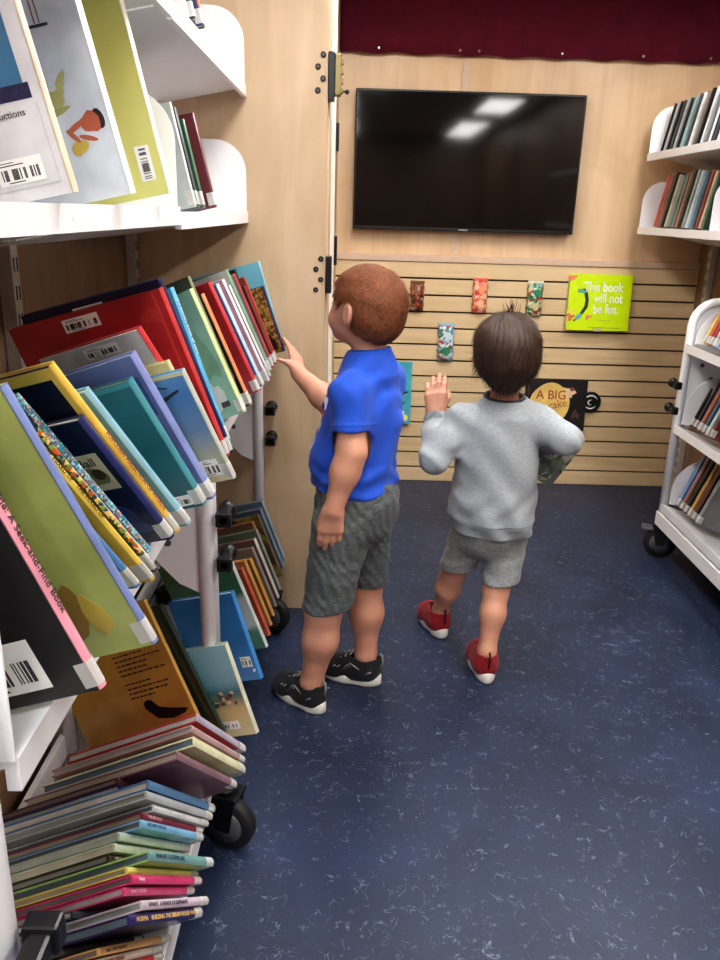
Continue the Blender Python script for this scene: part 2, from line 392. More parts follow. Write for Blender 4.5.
def cart(xf, xb, ya, yb, shelves, label, knob_ends=(1,), cs=.028, cd=.12, csn=None):
    s = 1 if xf > xb else -1
    t = empty('book_cart', ((xf+xb)/2, (ya+yb)/2, 0), label=label, cat='book cart')
    O = Matrix.Translation(-V(t.location))
    W = abs(xf-xb); tr = .016; H = 1.0; rc = .085
    kids = []
    for y, nm in ((ya+tr, 'near'), (yb-tr, 'far')):
        bm = bmesh.new()
        pts = [(xf-s*tr, y, .15), (xf-s*tr, y, H-rc)] + [(xf-s*(tr+rc)+s*c, y, zz) for c, zz in [(rc*math.cos(rad(a)), H-rc+rc*math.sin(rad(a))) for a in range(15, 90, 15)]]
        pts += [(xf-s*(tr+rc), y, H), (xb+s*(tr+rc), y, H)] + [(xb+s*(tr+rc)-s*c, y, zz) for c, zz in [(rc*math.cos(rad(a)), H-rc+rc*math.sin(rad(a))) for a in range(75, 0, -15)]]
        pts += [(xb+s*tr, y, H-rc), (xb+s*tr, y, .15)]
        tube(bm, pts, tr, 12); kids.append(link('end_frame', bm, M['white'], t))
        # infill sheet of the top bay
        bm = bmesh.new(); zl = shelves[0]
        q = [(xf-s*tr, y-.002, zl-.03), (xf-s*tr, y-.002, H-rc)] + [(xf-s*(tr+rc)+s*rc*math.cos(rad(a)), y-.002, H-rc+rc*math.sin(rad(a))) for a in range(10, 91, 10)]
        q += [(xb+s*(tr+rc), y-.002, H), (xb+s*tr, y-.002, H-rc), (xb+s*tr, y-.002, zl-.03)]
        prism(bm, q, (0, .004, 0)); kids.append(link('end_sheet', bm, M['white'], t))
        # bracket plate under the top shelf, lower edge swept in an S
        bm = bmesh.new(); zt = zl-.03; z1 = zl-.315
        q = [(xf-s*tr, y-.002, zt), (xf-s*tr, y-.002, z1)]
        for i in range(1, 9):
            u = i/8; q.append((xf-s*(tr+.02+(W-.06)*u), y-.002, z1+.01+.13*(lambda q: 3*q*q-2*q*q*q)(min(1, u*1.8))))
        q.append((xb+s*tr, y-.002, zt)); prism(bm, q, (0, .004, 0)); bp_ = link('bracket_plate', bm, M['white'], t); kids.append(bp_)
        for (bxo, bz) in ((.06, -.08), (.075, -.20), (.16, -.16), (.10, -.13)):
            bm = bmesh.new(); dd = 1 if nm == 'near' else -1
            lathe(bm, [(.002, .008), (.005, .007)], (xf-s*(tr+bxo), y, zl+bz), (0, -1, 0), 10); b2 = link('bolt', bm, M['hub'], bp_)
            b2.parent = bp_
    for zl in shelves:
        kids.append(tray(t, s, xf, xb+s*.01, ya+2*tr+(.025 if ya < .6 else .001), yb-2*tr-.001, zl))
    zb = .145
    bm = bmesh.new(); o_ = s*.003
    for q in ((xf-s*.01, xf+o_, ya, yb), (xb-o_, xb+s*.01, ya, yb), (xf-s*.01, xb+s*.01, ya, ya+.01), (xf-s*.01, xb+s*.01, yb-.01, yb)):
        bx(bm, min(q[0], q[1]), max(q[0], q[1]), q[2], q[3], zb-.004, zb+.05, bev=.002)
    kids.append(link('base', bm, M['white'], t))
    for (cy) in (ya+cd, yb-cd):
        for cx in ((csn if (csn is not None and cy < (ya+yb)/2) else cs)+xf, xb+s*.05): kids.append(caster(t, (cx, cy), s))
    for e in knob_ends:
        y = yb if e > 0 else ya
        for zz in ((.695, .60) if e > 0 else (.70, .565)): kids.append(tknob(t, (xf+(.020 if s > 0 else .0), y-e*.03, zz), s, e))
    if not knob_ends == (1,) or ya < .6:
        pass
    for k_ in kids: k_.matrix_basis = O @ k_.matrix_basis
    return t
# left carts
c1 = cart(-.262, -.60, .488, 1.475, (.842, .208), 'white steel book cart on casters nearest the camera on the left', (1, -1))
c2 = cart(-.262, -.60, 1.485, 2.375, (.842, .208), 'white steel book cart on casters against the birch partition', csn=-.09)
c3 = cart(1.213, 1.553, 1.95, 2.93, (.852, .552, .236), 'white steel book cart on casters at the right edge of the aisle', cs=.03, cd=.0)
def round_sheet(parent, s, xf, xb, y, z0, h, name='bookend', r=.09, t=.003):
    W = abs(xf-xb); bm = bmesh.new()
    q = [(xf, y, z0), (xf, y, z0+h-r)] + [(xf-s*r+s*r*math.cos(rad(a)), y, z0+h-r+r*math.sin(rad(a))) for a in range(10, 91, 10)] + [(xb, y, z0+h), (xb, y, z0-W*.12)]
    prism(bm, q, (0, t, 0)); return link(name, bm, M['white'], parent)
# bookend sheets inside the right cart
for zl in (.852, .552, .236):
    o = round_sheet(c3, -1, 1.232, 1.40, 2.872, zl+.006, .18 if zl < .8 else .13, 'shelf_end', r=.13); o.matrix_local = Matrix.Translation(-V(c3.location))
o = round_sheet(c1, 1, -.263, -.58, .541, .842, .20, 'shelf_end', r=.06); o.matrix_local = Matrix.Translation(-V(c1.location))
# wall shelves
SW = math.tan(rad(11))
def wall_shelf(xf, xw, ya, yb, zl, label, ends):
    s = 1 if xf > xw else -1
    t = empty('wall_shelf', ((xf+xw)/2, (ya+yb)/2, zl), label=label, cat='wall shelf'); O = Matrix.Translation(-V(t.location))
    o = tray(t, s, xf, xw+s*.004, ya, yb, zl, 'tray', SW, .030); o.matrix_local = O
    for y in ends:
        o = round_sheet(t, s, xf-s*.004, xw+s*.006, y, zl-.001, .19, 'shelf_end', r=.085); o.matrix_local = O
    bm = bmesh.new()
    for i in range(3): lathe(bm, [(0, .003), (.001, .003)], (xf, ya+(yb-ya)*(i+.5)/3, zl-.015), (s, 0, 0), 8)
    o = link('rivets', bm, M['white'], t); o.matrix_local = O
    return t
wall_shelf(-.305, XL, .35, 1.478, 1.270, 'white steel wall shelf holding the big picture books, lower left, nearest unit', (1.472,))
wall_shelf(-.305, XL, 1.482, 2.415, 1.262, 'white steel wall shelf with thin books, lower one against the partition', (2.408,))
wall_shelf(-.305, XL, .35, 1.478, 1.592, 'white steel wall shelf high on the left, unit nearest the camera', (1.472,))
wall_shelf(-.305, XL, 1.482, 2.415, 1.590, 'white steel wall shelf high on the left, end unit against the partition', (2.408,))
wall_shelf(1.258, XR, 2.97, 3.72, 1.243, 'white steel wall shelf of thin paperbacks, lower right, beside the back wall', (3.715,))
wall_shelf(1.258, XR, 2.97, 3.72, 1.545, 'white steel wall shelf of slim cases, upper right, beside the back wall', (3.715,))
wall_shelf(1.252, XR, 2.0, 2.965, 1.243, 'white steel wall shelf cut off by the right edge, lower one', (2.96,))
wall_shelf(1.252, XR, 2.0, 2.965, 1.545, 'white steel wall shelf cut off by the right edge, upper one', (2.96,))
for x, y, lab in ((XL, 1.50, 'slotted white upright on the left wall between the two shelf units'), (XL, 2.345, 'slotted white upright on the left wall next to the partition'), (XR, 3.66, 'slotted white upright on the right wall next to the back wall'), (XR, 2.98, 'slotted white upright on the right wall between the shelf units')):
    s = 1 if x < 0 else -1
    t = empty('shelf_upright', (x, y, 0), label=lab, cat='upright')
    bm = bmesh.new(); bx(bm, min(.001*s, s*.028), max(.001*s, s*.028), -.016, .016, .02, 1.9, bev=.002)
    for q in range(34):
        for yy in (-.007, .007): bx(bm, min(s*.0275, s*.0290), max(s*.0275, s*.0290), yy-.002, yy+.002, .1+q*.05, .125+q*.05, 1)
    link('channel', bm, [M['grey'], M['black']], t)

# ------------------------------------------------------------------ books
def axes(a, b, s=1):
    """a: top tips back from the aisle, b: top tips away (+y). s=+1 spine faces +x"""
    a, b = rad(a), rad(b)
    x = V((s*math.cos(a), 0, math.sin(a))); z0 = V((-s*math.sin(a), 0, math.cos(a))); y0 = V((0, 1, 0))
    z = z0*math.cos(b)+y0*math.sin(b); y = y0*math.cos(b)-z0*math.sin(b)
    return x, y, z
def book(label, h, w, t, front, spine=None, back=None, pos=(0,0,0), a=22, b=8, s=1, lab=True, jacket=False,
         spine_text=None, tcol=(30,30,34), tsize=None, page=None, labcol=None, yaw=0, tz=.93, name='book', cat='book', group=None):
    """pos = spine bottom, near face. Local: x to the spine (0 = spine), y thickness, z height.
    face toward -y is called back here (s=+1) and is what the camera sees."""
    spine = spine or front; back = back or front
    mk = lambda c: c if isinstance(c, bpy.types.Material) else cov(c)
    x, y, z = axes(a, b, s)
    if yaw:
        q = Matrix.Rotation(rad(yaw), 3, 'Z'); x, y, z = q@x, q@y, q@z
    mw = basis(pos, x, y, z)
    if s < 0: # keep right-handed: mirror handled in local geometry
        mw = basis(pos, x, y, z)
    det = mw.to_3x3().determinant()
    sgn = 1
    if det < 0: # flip local x
        mw = basis(pos, -x, y, z); sgn = -1
    root = empty(name, mtx=mw, label=label, cat=cat, group=group)
    X = lambda u: sgn*u      # u<=0 into the book
    bt = min(.0026, t*.2)
    bm = bmesh.new()
    def b2(u0, u1, *r, mi=0, bev=0):
        a_, c_ = X(u0), X(u1); bx(bm, min(a_, c_), max(a_, c_), *r, mi, bev)
    b2(-w, -.001, 0, bt, 0, h, mi=2); b2(-w, -.001, t-bt, t, 0, h, mi=0)
    # rounded spine
    n = 6; pr = []
    for i in range(n+1):
        u = i/n; pr.append((X(.0028*math.sin(math.pi*u)), t*u))
    pr += [(X(-.002), t), (X(-.002), 0)]
    prism(bm, [(p_[0], p_[1], 0) for p_ in pr], (0, 0, h), 1)
    link('cover', bm, [mk(front), mk(spine), mk(back)], root)
    bm = bmesh.new(); i0 = .003
    a_, c_ = X(-w+.004), X(-.002); bx(bm, min(a_, c_), max(a_, c_), bt, t-bt, i0, h-i0)
    link('pages', bm, page or M['page'], root)
    if lab:
        lh = .026; bm = bmesh.new(); e = .0006
        pr = [(X(-.012), -e)] + [(X(.0028*math.sin(math.pi*i/n)+e), t*i/n) for i in range(n+1)] + [(X(-.012), t+e)]
        a0 = [bm.verts.new((p_[0], p_[1], .004)) for p_ in pr]; a1 = [bm.verts.new((p_[0], p_[1], .004+lh)) for p_ in pr]
        for i in range(len(pr)-1): bm.faces.new((a0[i], a0[i+1], a1[i+1], a1[i]))
        bmesh.ops.solidify(bm, geom=bm.faces[:], thickness=.0004)
        link('spine_label', bm, labcol or M['white2'], root)
    if spine_text:
        ts = tsize or t*.62
        if sgn > 0:
            mt = basis((.0034, t*.5-ts*.34, h*tz), (0,0,-1), (0,1,0), (1,0,0))
        else:
            mt = basis((X(.0034), t*.5+ts*.34, h*.93), (0,0,-1), (0,-1,0), (-1,0,0))
        text(spine_text, ts, mt, cov(tcol), root, 'spine_title')
    root['_d'] = 0; del root['_d']
    return root
def face_poly(bm, pts, mi=0, y=-.0007, t=.0005):
    prism(bm, [(p[0], y, p[1]) for p in pts], (0, t, 0), mi)
def ell(cx, cz, rx, rz, rot=0, n=16, wob=0.):
    o = []
    for i in range(n):
        q = 2*math.pi*i/n; k = 1+wob*math.sin(3*q+cx*90)+wob*.7*math.sin(5*q)
        x, z = rx*k*math.cos(q), rz*k*math.sin(q); c, s_ = math.cos(rad(rot)), math.sin(rad(rot))
        o.append((cx+x*c-z*s_, cz+x*s_+z*c))
    return o
def art(root, items, name='cover_art', y=-.0007):
    """items: (colour, [(u,v)...])"""
    cols = []; bm = bmesh.new()
    for i, (c, pts) in enumerate(items):
        if c not in cols: cols.append(c)
        face_poly(bm, pts, cols.index(c), y-i*.00003)
    return link(name, bm, [cov(c, .2) for c in cols], root)
def rect(x0, x1, z0, z1): return [(x0, z0), (x1, z0), (x1, z1), (x0, z1)]
def barcode(root, x0, x1, z0, z1, rot=0, parts=2, y=-.0008, vert=False):
    bm = bmesh.new(); bx(bm, x0, x1, y-.0003, y, z0, z1, 0)
    w, h = x1-x0, z1-z0
    if not vert:
        n = int(w/.0016)
        for i in range(n):
            if random.random() < .55 and abs(i/n-.68) > .03:
                xa = x0+w*(.07+.86*i/n); bx(bm, xa, xa+.0011, y-.0005, y-.0002, z0+h*.18, z0+h*.62, 1)
        bx(bm, x0+w*.1, x0+w*.6, y-.0005, y-.0002, z0+h*.75, z0+h*.79, 1); bx(bm, x0+w*.1, x0+w*.4, y-.0005, y-.0002, z0+h*.86, z0+h*.89, 1)
        bx(bm, x0+w*.2, x0+w*.55, y-.0005, y-.0002, z0+h*.07, z0+h*.11, 1)
    else:
        n = int(h/.0016)
        for i in range(n):
            if random.random() < .55 and abs(i/n-.6) > .03:
                za = z0+h*(.07+.86*i/n); bx(bm, x0+w*.25, x0+w*.75, y-.0005, y-.0002, za, za+.0011, 1)
    return link('barcode_label', bm, [M['white2'], M['ink']], root)
def face_text(root, body, size, u, v, col, align='LEFT', sx=1., bold=0., y=-.0009):
    return text(body, size, basis((u, y, v), (1,0,0), (0,0,1), (0,-1,0)), cov(col, .1), root, 'cover_title', align, sx, bold)
# ------------------------------------------------------------------ books on the near cart, top shelf
def P_(x, y, z=.868): return (x, y, z)
TOPSH = 'picture books on the near left cart, top shelf'
b_ = book('large black book with a pink spine and a back cover barcode, nearest the camera', .262, .25, .012, (20,20,22), (236,150,170), (16,16,18), P_(-.212,.606), 20, -7, yaw=-9,
          spine_text='Catch Me: A Seek-and-Find Book', tcol=(40,35,40), tsize=.0105, tz=.845)
barcode(b_, -.135, -.040, .014, .066)
b_ = book('large lime green book with a lilac blue spine and brown leaf shapes', .281, .25, .011, (178,190,98), (118,140,196), (172,184,92), P_(-.184,.684), 19.5, -12, yaw=-9)
art(b_, [((120,98,40), ell(-.085,.045,.017,.028,20,14,.12)), ((152,122,40), ell(-.058,.055,.014,.034,-15,14,.12)), ((196,172,40), ell(-.038,.048,.011,.024,10,14,.1)), ((205,200,120), ell(-.12,.022,.03,.008,10))])
b_ = book('thin blue book with dark dashes down its spine behind the lime green one', .235, .2, .009, (70,130,200), (74,140,205), None, P_(-.231,.804), 17, -28, yaw=-17, spine_text='A M  A M  H M M  M B', tcol=(16,20,40), tsize=.008)
b_ = book('yellow spined book with a black title behind the thin blue one', .225, .2, .008, (236,196,40), (240,204,48), None, P_(-.219,.822), 17, -28, yaw=-17, spine_text='THE MIXED UP   THE MIXED UP', tcol=(30,30,30), tsize=.0075)
pm = speckle('comic_print', [(40,90,70), (200,90,40), (230,200,120), (40,60,110), (120,170,80)], 260)
b_ = book('patterned green and orange spined book beside the yellow spined one', .225, .2, .006, (60,70,50), pm, None, P_(-.221,.847), 17, -28.5, yaw=-17)
b_ = book('pale pink spined book between patterned spine and teal comic', .215, .2, .007, (200,150,140), (224,196,190), None, P_(-.235,.872), 17, -29, yaw=-17)
cm = speckle('teal_comic_print', [(60,160,170), (120,200,205), (40,110,130), (200,215,210), (70,150,190), (190,100,80)], 420)
b_ = book('long teal comic book with a busy lettered spine', .256, .2, .009, (70,150,170), cm, (60,120,150), P_(-.242,.900), 16.8, -29.5, yaw=-17, lab=False, spine_text='ADVENTURE COMIC TALES VOL', tcol=(20,60,80), tsize=.006)
b_ = book('small navy book with a cream picture and the word Ball on it', .205, .19, .013, (24,34,78), (34,48,110), (20,28,66), P_(-.224,.944), 16.5, -28.5, yaw=-17)
art(b_, [((206,196,160), rect(-.056,-.010,.10,.158)), ((120,130,80), ell(-.033,.122,.019,.014,5,14,.1)), ((70,60,40), ell(-.026,.126,.009,.009)), ((180,60,40), ell(-.042,.115,.005,.006)), ((40,56,110), ell(-.05,.055,.03,.02,-10)), ((60,70,120), ell(-.03,.03,.02,.01,-10))])
face_text(b_, 'Ball', .018, -.044, .140, (60,50,30)); face_text(b_, 'the', .013, -.055, .170, (190,150,70))
b_ = book('large navy book with a thick yellow edge and comic lettered spine', .278, .25, .011, (236,190,40), (240,196,50), (22,28,58), P_(-.221,.966), 16.3, -28.5, yaw=-17)
art(b_, [((240,200,60), rect(-.25,-.001,.262,.277)), ((240,200,60), rect(-.009,-.0005,0.001,.262))])
text('POPCORN MAGIC FUN OF WORDS', .0085, basis((.0036,.003,.175),(0,0,-1),(0,1,0),(1,0,0)), cov((150,40,30),.1), b_, 'spine_title')
b_ = book('light blue book with a glossy jacket behind the yellow edged one', .237, .21, .012, (120,180,206), (140,196,214), (110,172,200), P_(-.212,.992), 16.5, -29.5, yaw=-17.5)
b_ = book('teal book with a small white star on the back cover', .211, .22, .014, (24,110,120), (60,150,160), (22,104,112), P_(-.205,1.070), 18.6, -20.5, yaw=-16)
st = []
for i in range(10):
    r_ = .009 if i % 2 == 0 else .0035; st.append((-.060+r_*math.cos(math.pi*i/5+.3), .050+r_*math.sin(math.pi*i/5+.3)))
art(b_, [((150,200,205), st), ((60,150,156), rect(-.21,-.001,.2035,.2105)), ((40,130,138), rect(-.105,-.102,.02,.203))]); barcode(b_, -.055, -.012, .006, .024)
b_ = book('periwinkle blue book with a glossy spine behind the teal star book', .24, .24, .017, (112,128,190), (130,144,204), (104,120,176), P_(-.197,1.098), 19.3, -18, yaw=-15)
art(b_, [((70,90,150), rect(-.235,-.006,.150,.21))])
b_ = book('black book with a teal edged spine lying low before the white one', .226, .19, .010, (26,26,30), (60,150,140), (24,24,28), P_(-.222,1.190), 18.5, -23, yaw=-18)
b_ = book('small cream yellow book peeking out above the propeller plane one', .205, .16, .009, (226,212,140), (232,220,150), None, P_(-.196,1.208), 17.5, -17.5, yaw=-16)
sky = gradient('plane_cover', [(0, (206,200,160)), (.25, (176,182,164)), (.5, (120,150,176)), (.8, (84,136,184)), (1, (110,160,200))])
b_ = book('pale picture book with a propeller plane in a blue sky', .192, .24, .012, sky, (196,206,190), sky, P_(-.180,1.190), 16.5, -17, yaw=-16.5)
dk_ = (58,56,66)
art(b_, [(dk_, [(-.098,.140),(-.07,.150),(-.02,.166),(-.018,.163),(-.066,.143),(-.095,.136)]), (dk_, [(-.074,.162),(-.062,.126),(-.058,.127),(-.068,.164)]), ((90,74,66), ell(-.064,.144,.011,.009)), ((228,220,160), rect(-.24,-.001,.186,.1915)), (dk_, [(-.075,.182),(-.035,.172),(-.035,.170),(-.075,.179)])])
barcode(b_, -.040, -.012, .012, .042)
b_ = book('wide white book with a red spine in front of the big red one', .27, .185, .013, (190,30,40), (200,40,46), (204,204,200), P_(-.200,1.246), 18.3, -25, yaw=-18)
barcode(b_, -.105, -.045, .246, .264)
b_ = book('big landscape red book leaning behind the white one', .298, .285, .014, (176,30,34), (206,44,40), (172,28,36), P_(-.208,1.310), 16.4, -11, yaw=-13)
barcode(b_, -.185, -.118, .268, .290); art(b_, [((186,48,44), ell(-.03,.26,.02,.010,-10,14,.2)), ((150,24,32), ell(-.14,.15,.05,.07,10,14,.1)), ((196,56,52), rect(-.016,-.012,.005,.295))])
b_ = book('big navy blue book just behind the big red one', .314, .262, .013, (26,28,70), (30,34,86), (26,28,66), P_(-.205,1.330), 16, -13, yaw=-14)
barcode(b_, -.165, -.108, .288, .304)
# ------------------------------------------------------------------ far cart, top shelf
b_ = book('slim violet spined book between red and sky blue books', .258, .2, .011, (90,50,140), (96,60,160), (200,60,120), P_(-.226,1.372), 20.8, -3, yaw=-15)
b_ = book('sky blue book with sparkly white lettering along the spine', .286, .22, .014, (60,160,208), (70,172,216), (90,178,214), P_(-.221,1.400), 20.2, -1, yaw=-16, spine_text='the twinkle book of stars', tcol=(220,240,250), tsize=.010)
art(b_, [((200,60,50), rect(-.05,-.002,.004,.05))])
b_ = book('pale green book with a fox drawing near its foot', .269, .22, .016, (150,186,150), (196,212,140), (128,180,160), P_(-.222,1.628), 24, -2, yaw=-17)
art(b_, [((200,206,200), ell(-.045,.05,.02,.035,10,14,.2)), ((60,60,60), rect(-.04,-.02,.022,.034)), ((110,160,130), ell(-.03,.13,.02,.05,5,14,.2))])
b_ = book('dark olive book with a see-through jacket behind the pale green one', .29, .22, .012, (70,84,70), (120,130,90), (74,84,66), P_(-.226,1.660), 21.5, -5, yaw=-15)
b_ = book('black book with an orange spine and flames', .252, .21, .015, (28,28,32), (230,140,80), (30,30,34), P_(-.216,1.692), 20.5, -9, yaw=-14)
art(b_, [((210,110,30), ell(-.03,.13,.012,.02,10,14,.3)), ((190,80,30), ell(-.02,.06,.012,.03,-10,14,.3)), ((160,60,40), ell(-.035,.03,.012,.015,0,14,.2))])
b_ = book('bright red book with a glossy jacket next to the orange spined one', .268, .22, .018, (190,28,36), (206,36,44), (176,24,34), P_(-.214,1.828), 21, -11, yaw=-14)
b_ = book('light blue and white spined book right of the bright red one', .258, .21, .016, (150,196,216), (190,216,230), (40,110,180), P_(-.212,1.895), 21, -11, yaw=-14)
b_ = book('white spined book with a pink edge in the middle of the far cart', .265, .21, .012, (226,222,222), (236,232,234), (210,150,170), P_(-.204,1.95), 21, -11, yaw=-14)
b_ = book('narrow white paperback with a thin maroon stripe on the far cart', .245, .2, .010, (150,40,60), (228,226,226), (150,40,60), P_(-.206,2.01), 21, -11, yaw=-14)
b_ = book('sage green spined book among white ones on the far cart', .278, .22, .016, (110,150,116), (124,164,130), (206,214,206), P_(-.212,2.075), 20.5, -11, yaw=-14)
b_ = book('red topped book with a grey cover on the far cart', .262, .2, .012, (180,50,54), (186,60,60), (150,160,168), P_(-.210,2.135), 20, -11, yaw=-14)
b_ = book('dark maroon spined book to the left of the picture covered one', .225, .2, .012, (110,30,34), (140,40,44), (60,60,56), P_(-.208,2.185), 19, -11, yaw=-14)
b_ = book('rusty red thin book beside the dark maroon spined one', .245, .2, .009, (170,60,50), (184,64,54), (150,70,56), P_(-.208,2.225), 18.5, -11, yaw=-14)
fm = speckle('autumn_print', [(150,110,50), (120,84,40), (176,140,80), (90,60,34), (196,160,90)], 130)
held = book('book with a navy spine and autumn brown cover touched by the boy in blue', .190, .19, .016, (26,28,66), (32,34,84), fm, (-.194,2.290,.886), 16.5, -9, yaw=-15, lab=False)
art(held, [((60,30,40), ell(-.03,.03,.02,.022,0,14,.2))])
gm = gradient('blue_jacket', [(0, (80,140,170)), (.6, (110,176,200)), (1, (130,196,214))])
b_ = book('tall light blue book standing last against the partition', .262, .24, .012, (110,176,200), (130,190,210), gm, (-.198,2.335,.878), 15.5, -3, yaw=-10, lab=False)
b_ = book('wide dark green book leaning behind the tall rows near the partition', .268, .2, .010, (40,60,54), (50,74,66), (36,54,48), (-.242,2.262,.858), 16, -9, yaw=-14, lab=False)

# ------------------------------------------------------------------ bottom shelf, near cart: the slumped row (tops tipped to the camera)
slump = [
 ('cream floral paperback at the very front of the slumped row', .874,-.221,.215,.21,.012,(226,214,150),(236,226,190),'Ladies of Love',(60,50,40)),
 ('lilac spined paperback second from the front of the slumped row', .889,-.262,.20,.2,.010,(190,160,190),(206,180,204),None,None),
 ('red spined paperback low in the slumped row', .903,-.258,.205,.22,.009,(196,34,40),(206,40,46),'RED EXPRESS',(240,220,220)),
 ('white spined paperback with red letters above the red one', .917,-.262,.205,.22,.012,(224,220,214),(226,214,206),'FRANKLIN AND FRIENDS',(150,60,50)),
 ('tan spined paperback with brown title above the white one', .933,-.254,.205,.23,.012,(200,146,76),(206,156,88),'Tales  CRITTERSVILLE',(90,60,30)),
 ('charcoal book set far back under the indigo spined one', .948,-.300,.235,.25,.009,(50,52,60),(60,60,66),None,None),
 ('indigo spined book with yellow and white lettering', .962,-.209,.228,.26,.014,(34,30,80),(52,38,110),'NORMA    BUILDING THE DREAM HOUSE WALL',(240,196,90)),
 ('pale lilac spined book titled A Parade of Elephants', .983,-.204,.215,.24,.014,(200,180,196),(216,196,210),'HENKES   A PARADE OF ELEPHANTS',(80,60,84)),
 ('petrol blue book set back under the pink ones', 1.001,-.292,.24,.26,.011,(40,96,110),(44,60,70),None,None),
 ('pink spined book, the lower and darker of the two', 1.014,-.232,.225,.25,.012,(206,40,110),(222,60,124),'FANCY NIGHT',(250,200,220)),
 ('bright magenta book with white letters, the upper of the two', 1.030,-.223,.228,.26,.013,(214,30,112),(230,40,124),'Fancy',(255,230,240)),
 ('thin yellow spined book under the lime and blue one', 1.047,-.232,.235,.25,.010,(220,206,70),(226,214,90),None,None),
 ('lime and blue spined book with dark lettering', 1.062,-.209,.222,.24,.015,(150,200,110),(120,176,170),'HUNGRY CATERPILLARS',(30,50,90)),
 ('dark brown spined book beneath the pale green pair', 1.082,-.274,.225,.26,.011,(80,60,46),(74,54,44),'POLAR',(190,170,150)),
 ('cream green spined book, lower of the pale pair', 1.098,-.266,.232,.25,.013,(200,208,176),(206,212,190),None,None),
 ('mint green spined book, upper of the pale pair', 1.115,-.260,.238,.25,.012,(170,196,180),(196,208,196),None,None),
 ('light blue spined book right beneath the maroon one', 1.132,-.239,.222,.25,.013,(110,180,224),(130,196,236),'AROUND THE SEA',(40,90,140)),
 ('maroon spined book with pale pink letters', 1.149,-.243,.22,.25,.012,(130,30,50),(142,38,58),'THE RED VOLT',(230,190,190)),
 ('thin white book on top of the maroon spined one', 1.165,-.236,.205,.24,.009,(220,220,222),(226,226,228),None,None),
 ('grey white book with a glossy jacket under the steel blue one', 1.180,-.231,.245,.25,.014,(180,184,180),(190,194,196),None,None),
 ('steel blue book with a clear jacket', 1.198,-.229,.25,.27,.015,(70,124,176),(92,140,184),None,None),
 ('navy blue book set back in the slumped row', 1.218,-.285,.245,.24,.012,(26,34,90),(30,38,96),None,None),
 ('dark brownish red book set back in the slumped row', 1.233,-.290,.25,.24,.011,(84,34,36),(92,40,40),None,None),
 ('mauve book with a shiny cover near the top of the slumped row', 1.248,-.196,.245,.24,.012,(140,92,106),(150,112,122),None,None),
 ('cream yellow spined book near the top of the slumped row', 1.284,-.185,.222,.25,.014,(224,222,170),(230,228,180),None,None),
 ('dusty pink book near the top of the slumped row', 1.318,-.190,.235,.23,.012,(190,140,140),(196,160,160),None,None),
 ('small bright yellow book tucked among the top slumped ones', 1.335,-.235,.20,.2,.009,(240,206,40),(244,214,60),None,None),
 ('red edged book in a clear jacket on top of the slumped row', 1.352,-.193,.22,.22,.014,(190,36,46),(188,180,200),None,None)]
zb = .236
for i, (lb, y, x, h, w, t, fc, sc_, tx, tc_) in enumerate(slump):
    nxt = slump[i+1][1] if i+1 < len(slump) else y+.02
    lean = -46+i*.35; tt = min(t*1.2, (nxt-y)*math.cos(rad(lean))*.93); w += .04*(y > 1.1)
    book(lb, h, w, tt, fc, sc_, fc, (x, y, zb-(x+.19)*-.404), 22, lean, spine_text=tx, tcol=tc_ or (30,30,30), tsize=tt*.62, page=cov([(206,198,180), (150,156,150), (96,116,130), (170,160,140), (120,110,104), (186,190,180)][(i*5+2) % 6], .5))
b_ = book('yellow ochre book with a black crow and text on its back cover', .33, .275, .011, (206,160,44), (210,166,56), (200,152,40), (-.268,1.378,.232), 24.4, 3, yaw=-12, lab=False)
its = [((24,22,26), [(-.105,.112),(-.095,.124),(-.082,.122),(-.072,.108),(-.05,.100),(-.035,.096),(-.01,.090),(-.02,.082),(-.05,.076),(-.085,.084),(-.098,.102)]), ((24,22,26), ell(-.092,.118,.012,.010))]
art(b_, its)
bm = bmesh.new()
for i in range(16):
    if i in (5, 11): continue
    u = -.125; z = .295-i*.0105
    while u < -.045+.02*math.sin(i*2):
        l = random.uniform(.004, .013); bx(bm, u, u+l, -.0010, -.0006, z, z+.0028); u += l+.003
link('cover_text', bm, M['ink'], b_)
b_ = book('dark bottle green book between the ochre book and the beach book', .312, .22, .013, (24,52,40), (28,60,46), (22,46,38), (-.240,1.396,.236), 24.6, 0, yaw=-13, lab=False)
b_ = book('cream white book leaning low behind the near cart lip', .24, .25, .009, (214,206,190), (220,214,200), (206,198,182), (-.385,1.425,.20), 18, 2, yaw=-12, lab=False)
# ------------------------------------------------------------------ bottom shelf, far cart
bc = gradient('beach_cover', [(0, (206,200,160)), (.3, (196,180,130)), (.42, (120,130,120)), (.5, (60,120,130)), (.6, (120,170,186)), (1, (150,200,210))])
b_ = book('small beach picture book with a barcode, in front of the blue one', .206, .125, .014, (190,190,160), (206,206,180), bc, (-.177,1.405,.240), 19.5, 2, yaw=-15, lab=False)
barcode(b_, -.088, -.030, .018, .036)
its = []
for i in range(26):
    its.append((random.choice([(90,84,70),(70,80,80),(210,190,150),(120,90,70)]), ell(random.uniform(-.11,-.02), random.uniform(.075,.10), random.uniform(.003,.008), random.uniform(.003,.006), 0, 8)))
its += [((60,50,44), ell(-.095,.062,.007,.013)), ((120,80,60), ell(-.08,.055,.006,.010)), ((90,100,70), ell(-.105,.05,.007,.009))]
art(b_, its)
b_ = book('olive green booklet glimpsed behind the white cart post', .25, .15, .008, (120,140,60), (130,150,66), (110,130,56), (-.30,1.50,.20), 20, 7, lab=False)
b_ = book('bright blue book with white symbols and a small barcode', .222, .17, .016, (36,130,200), (44,140,210), (34,128,204), (-.191,1.612,.238), 18, -1, yaw=-17, lab=False)
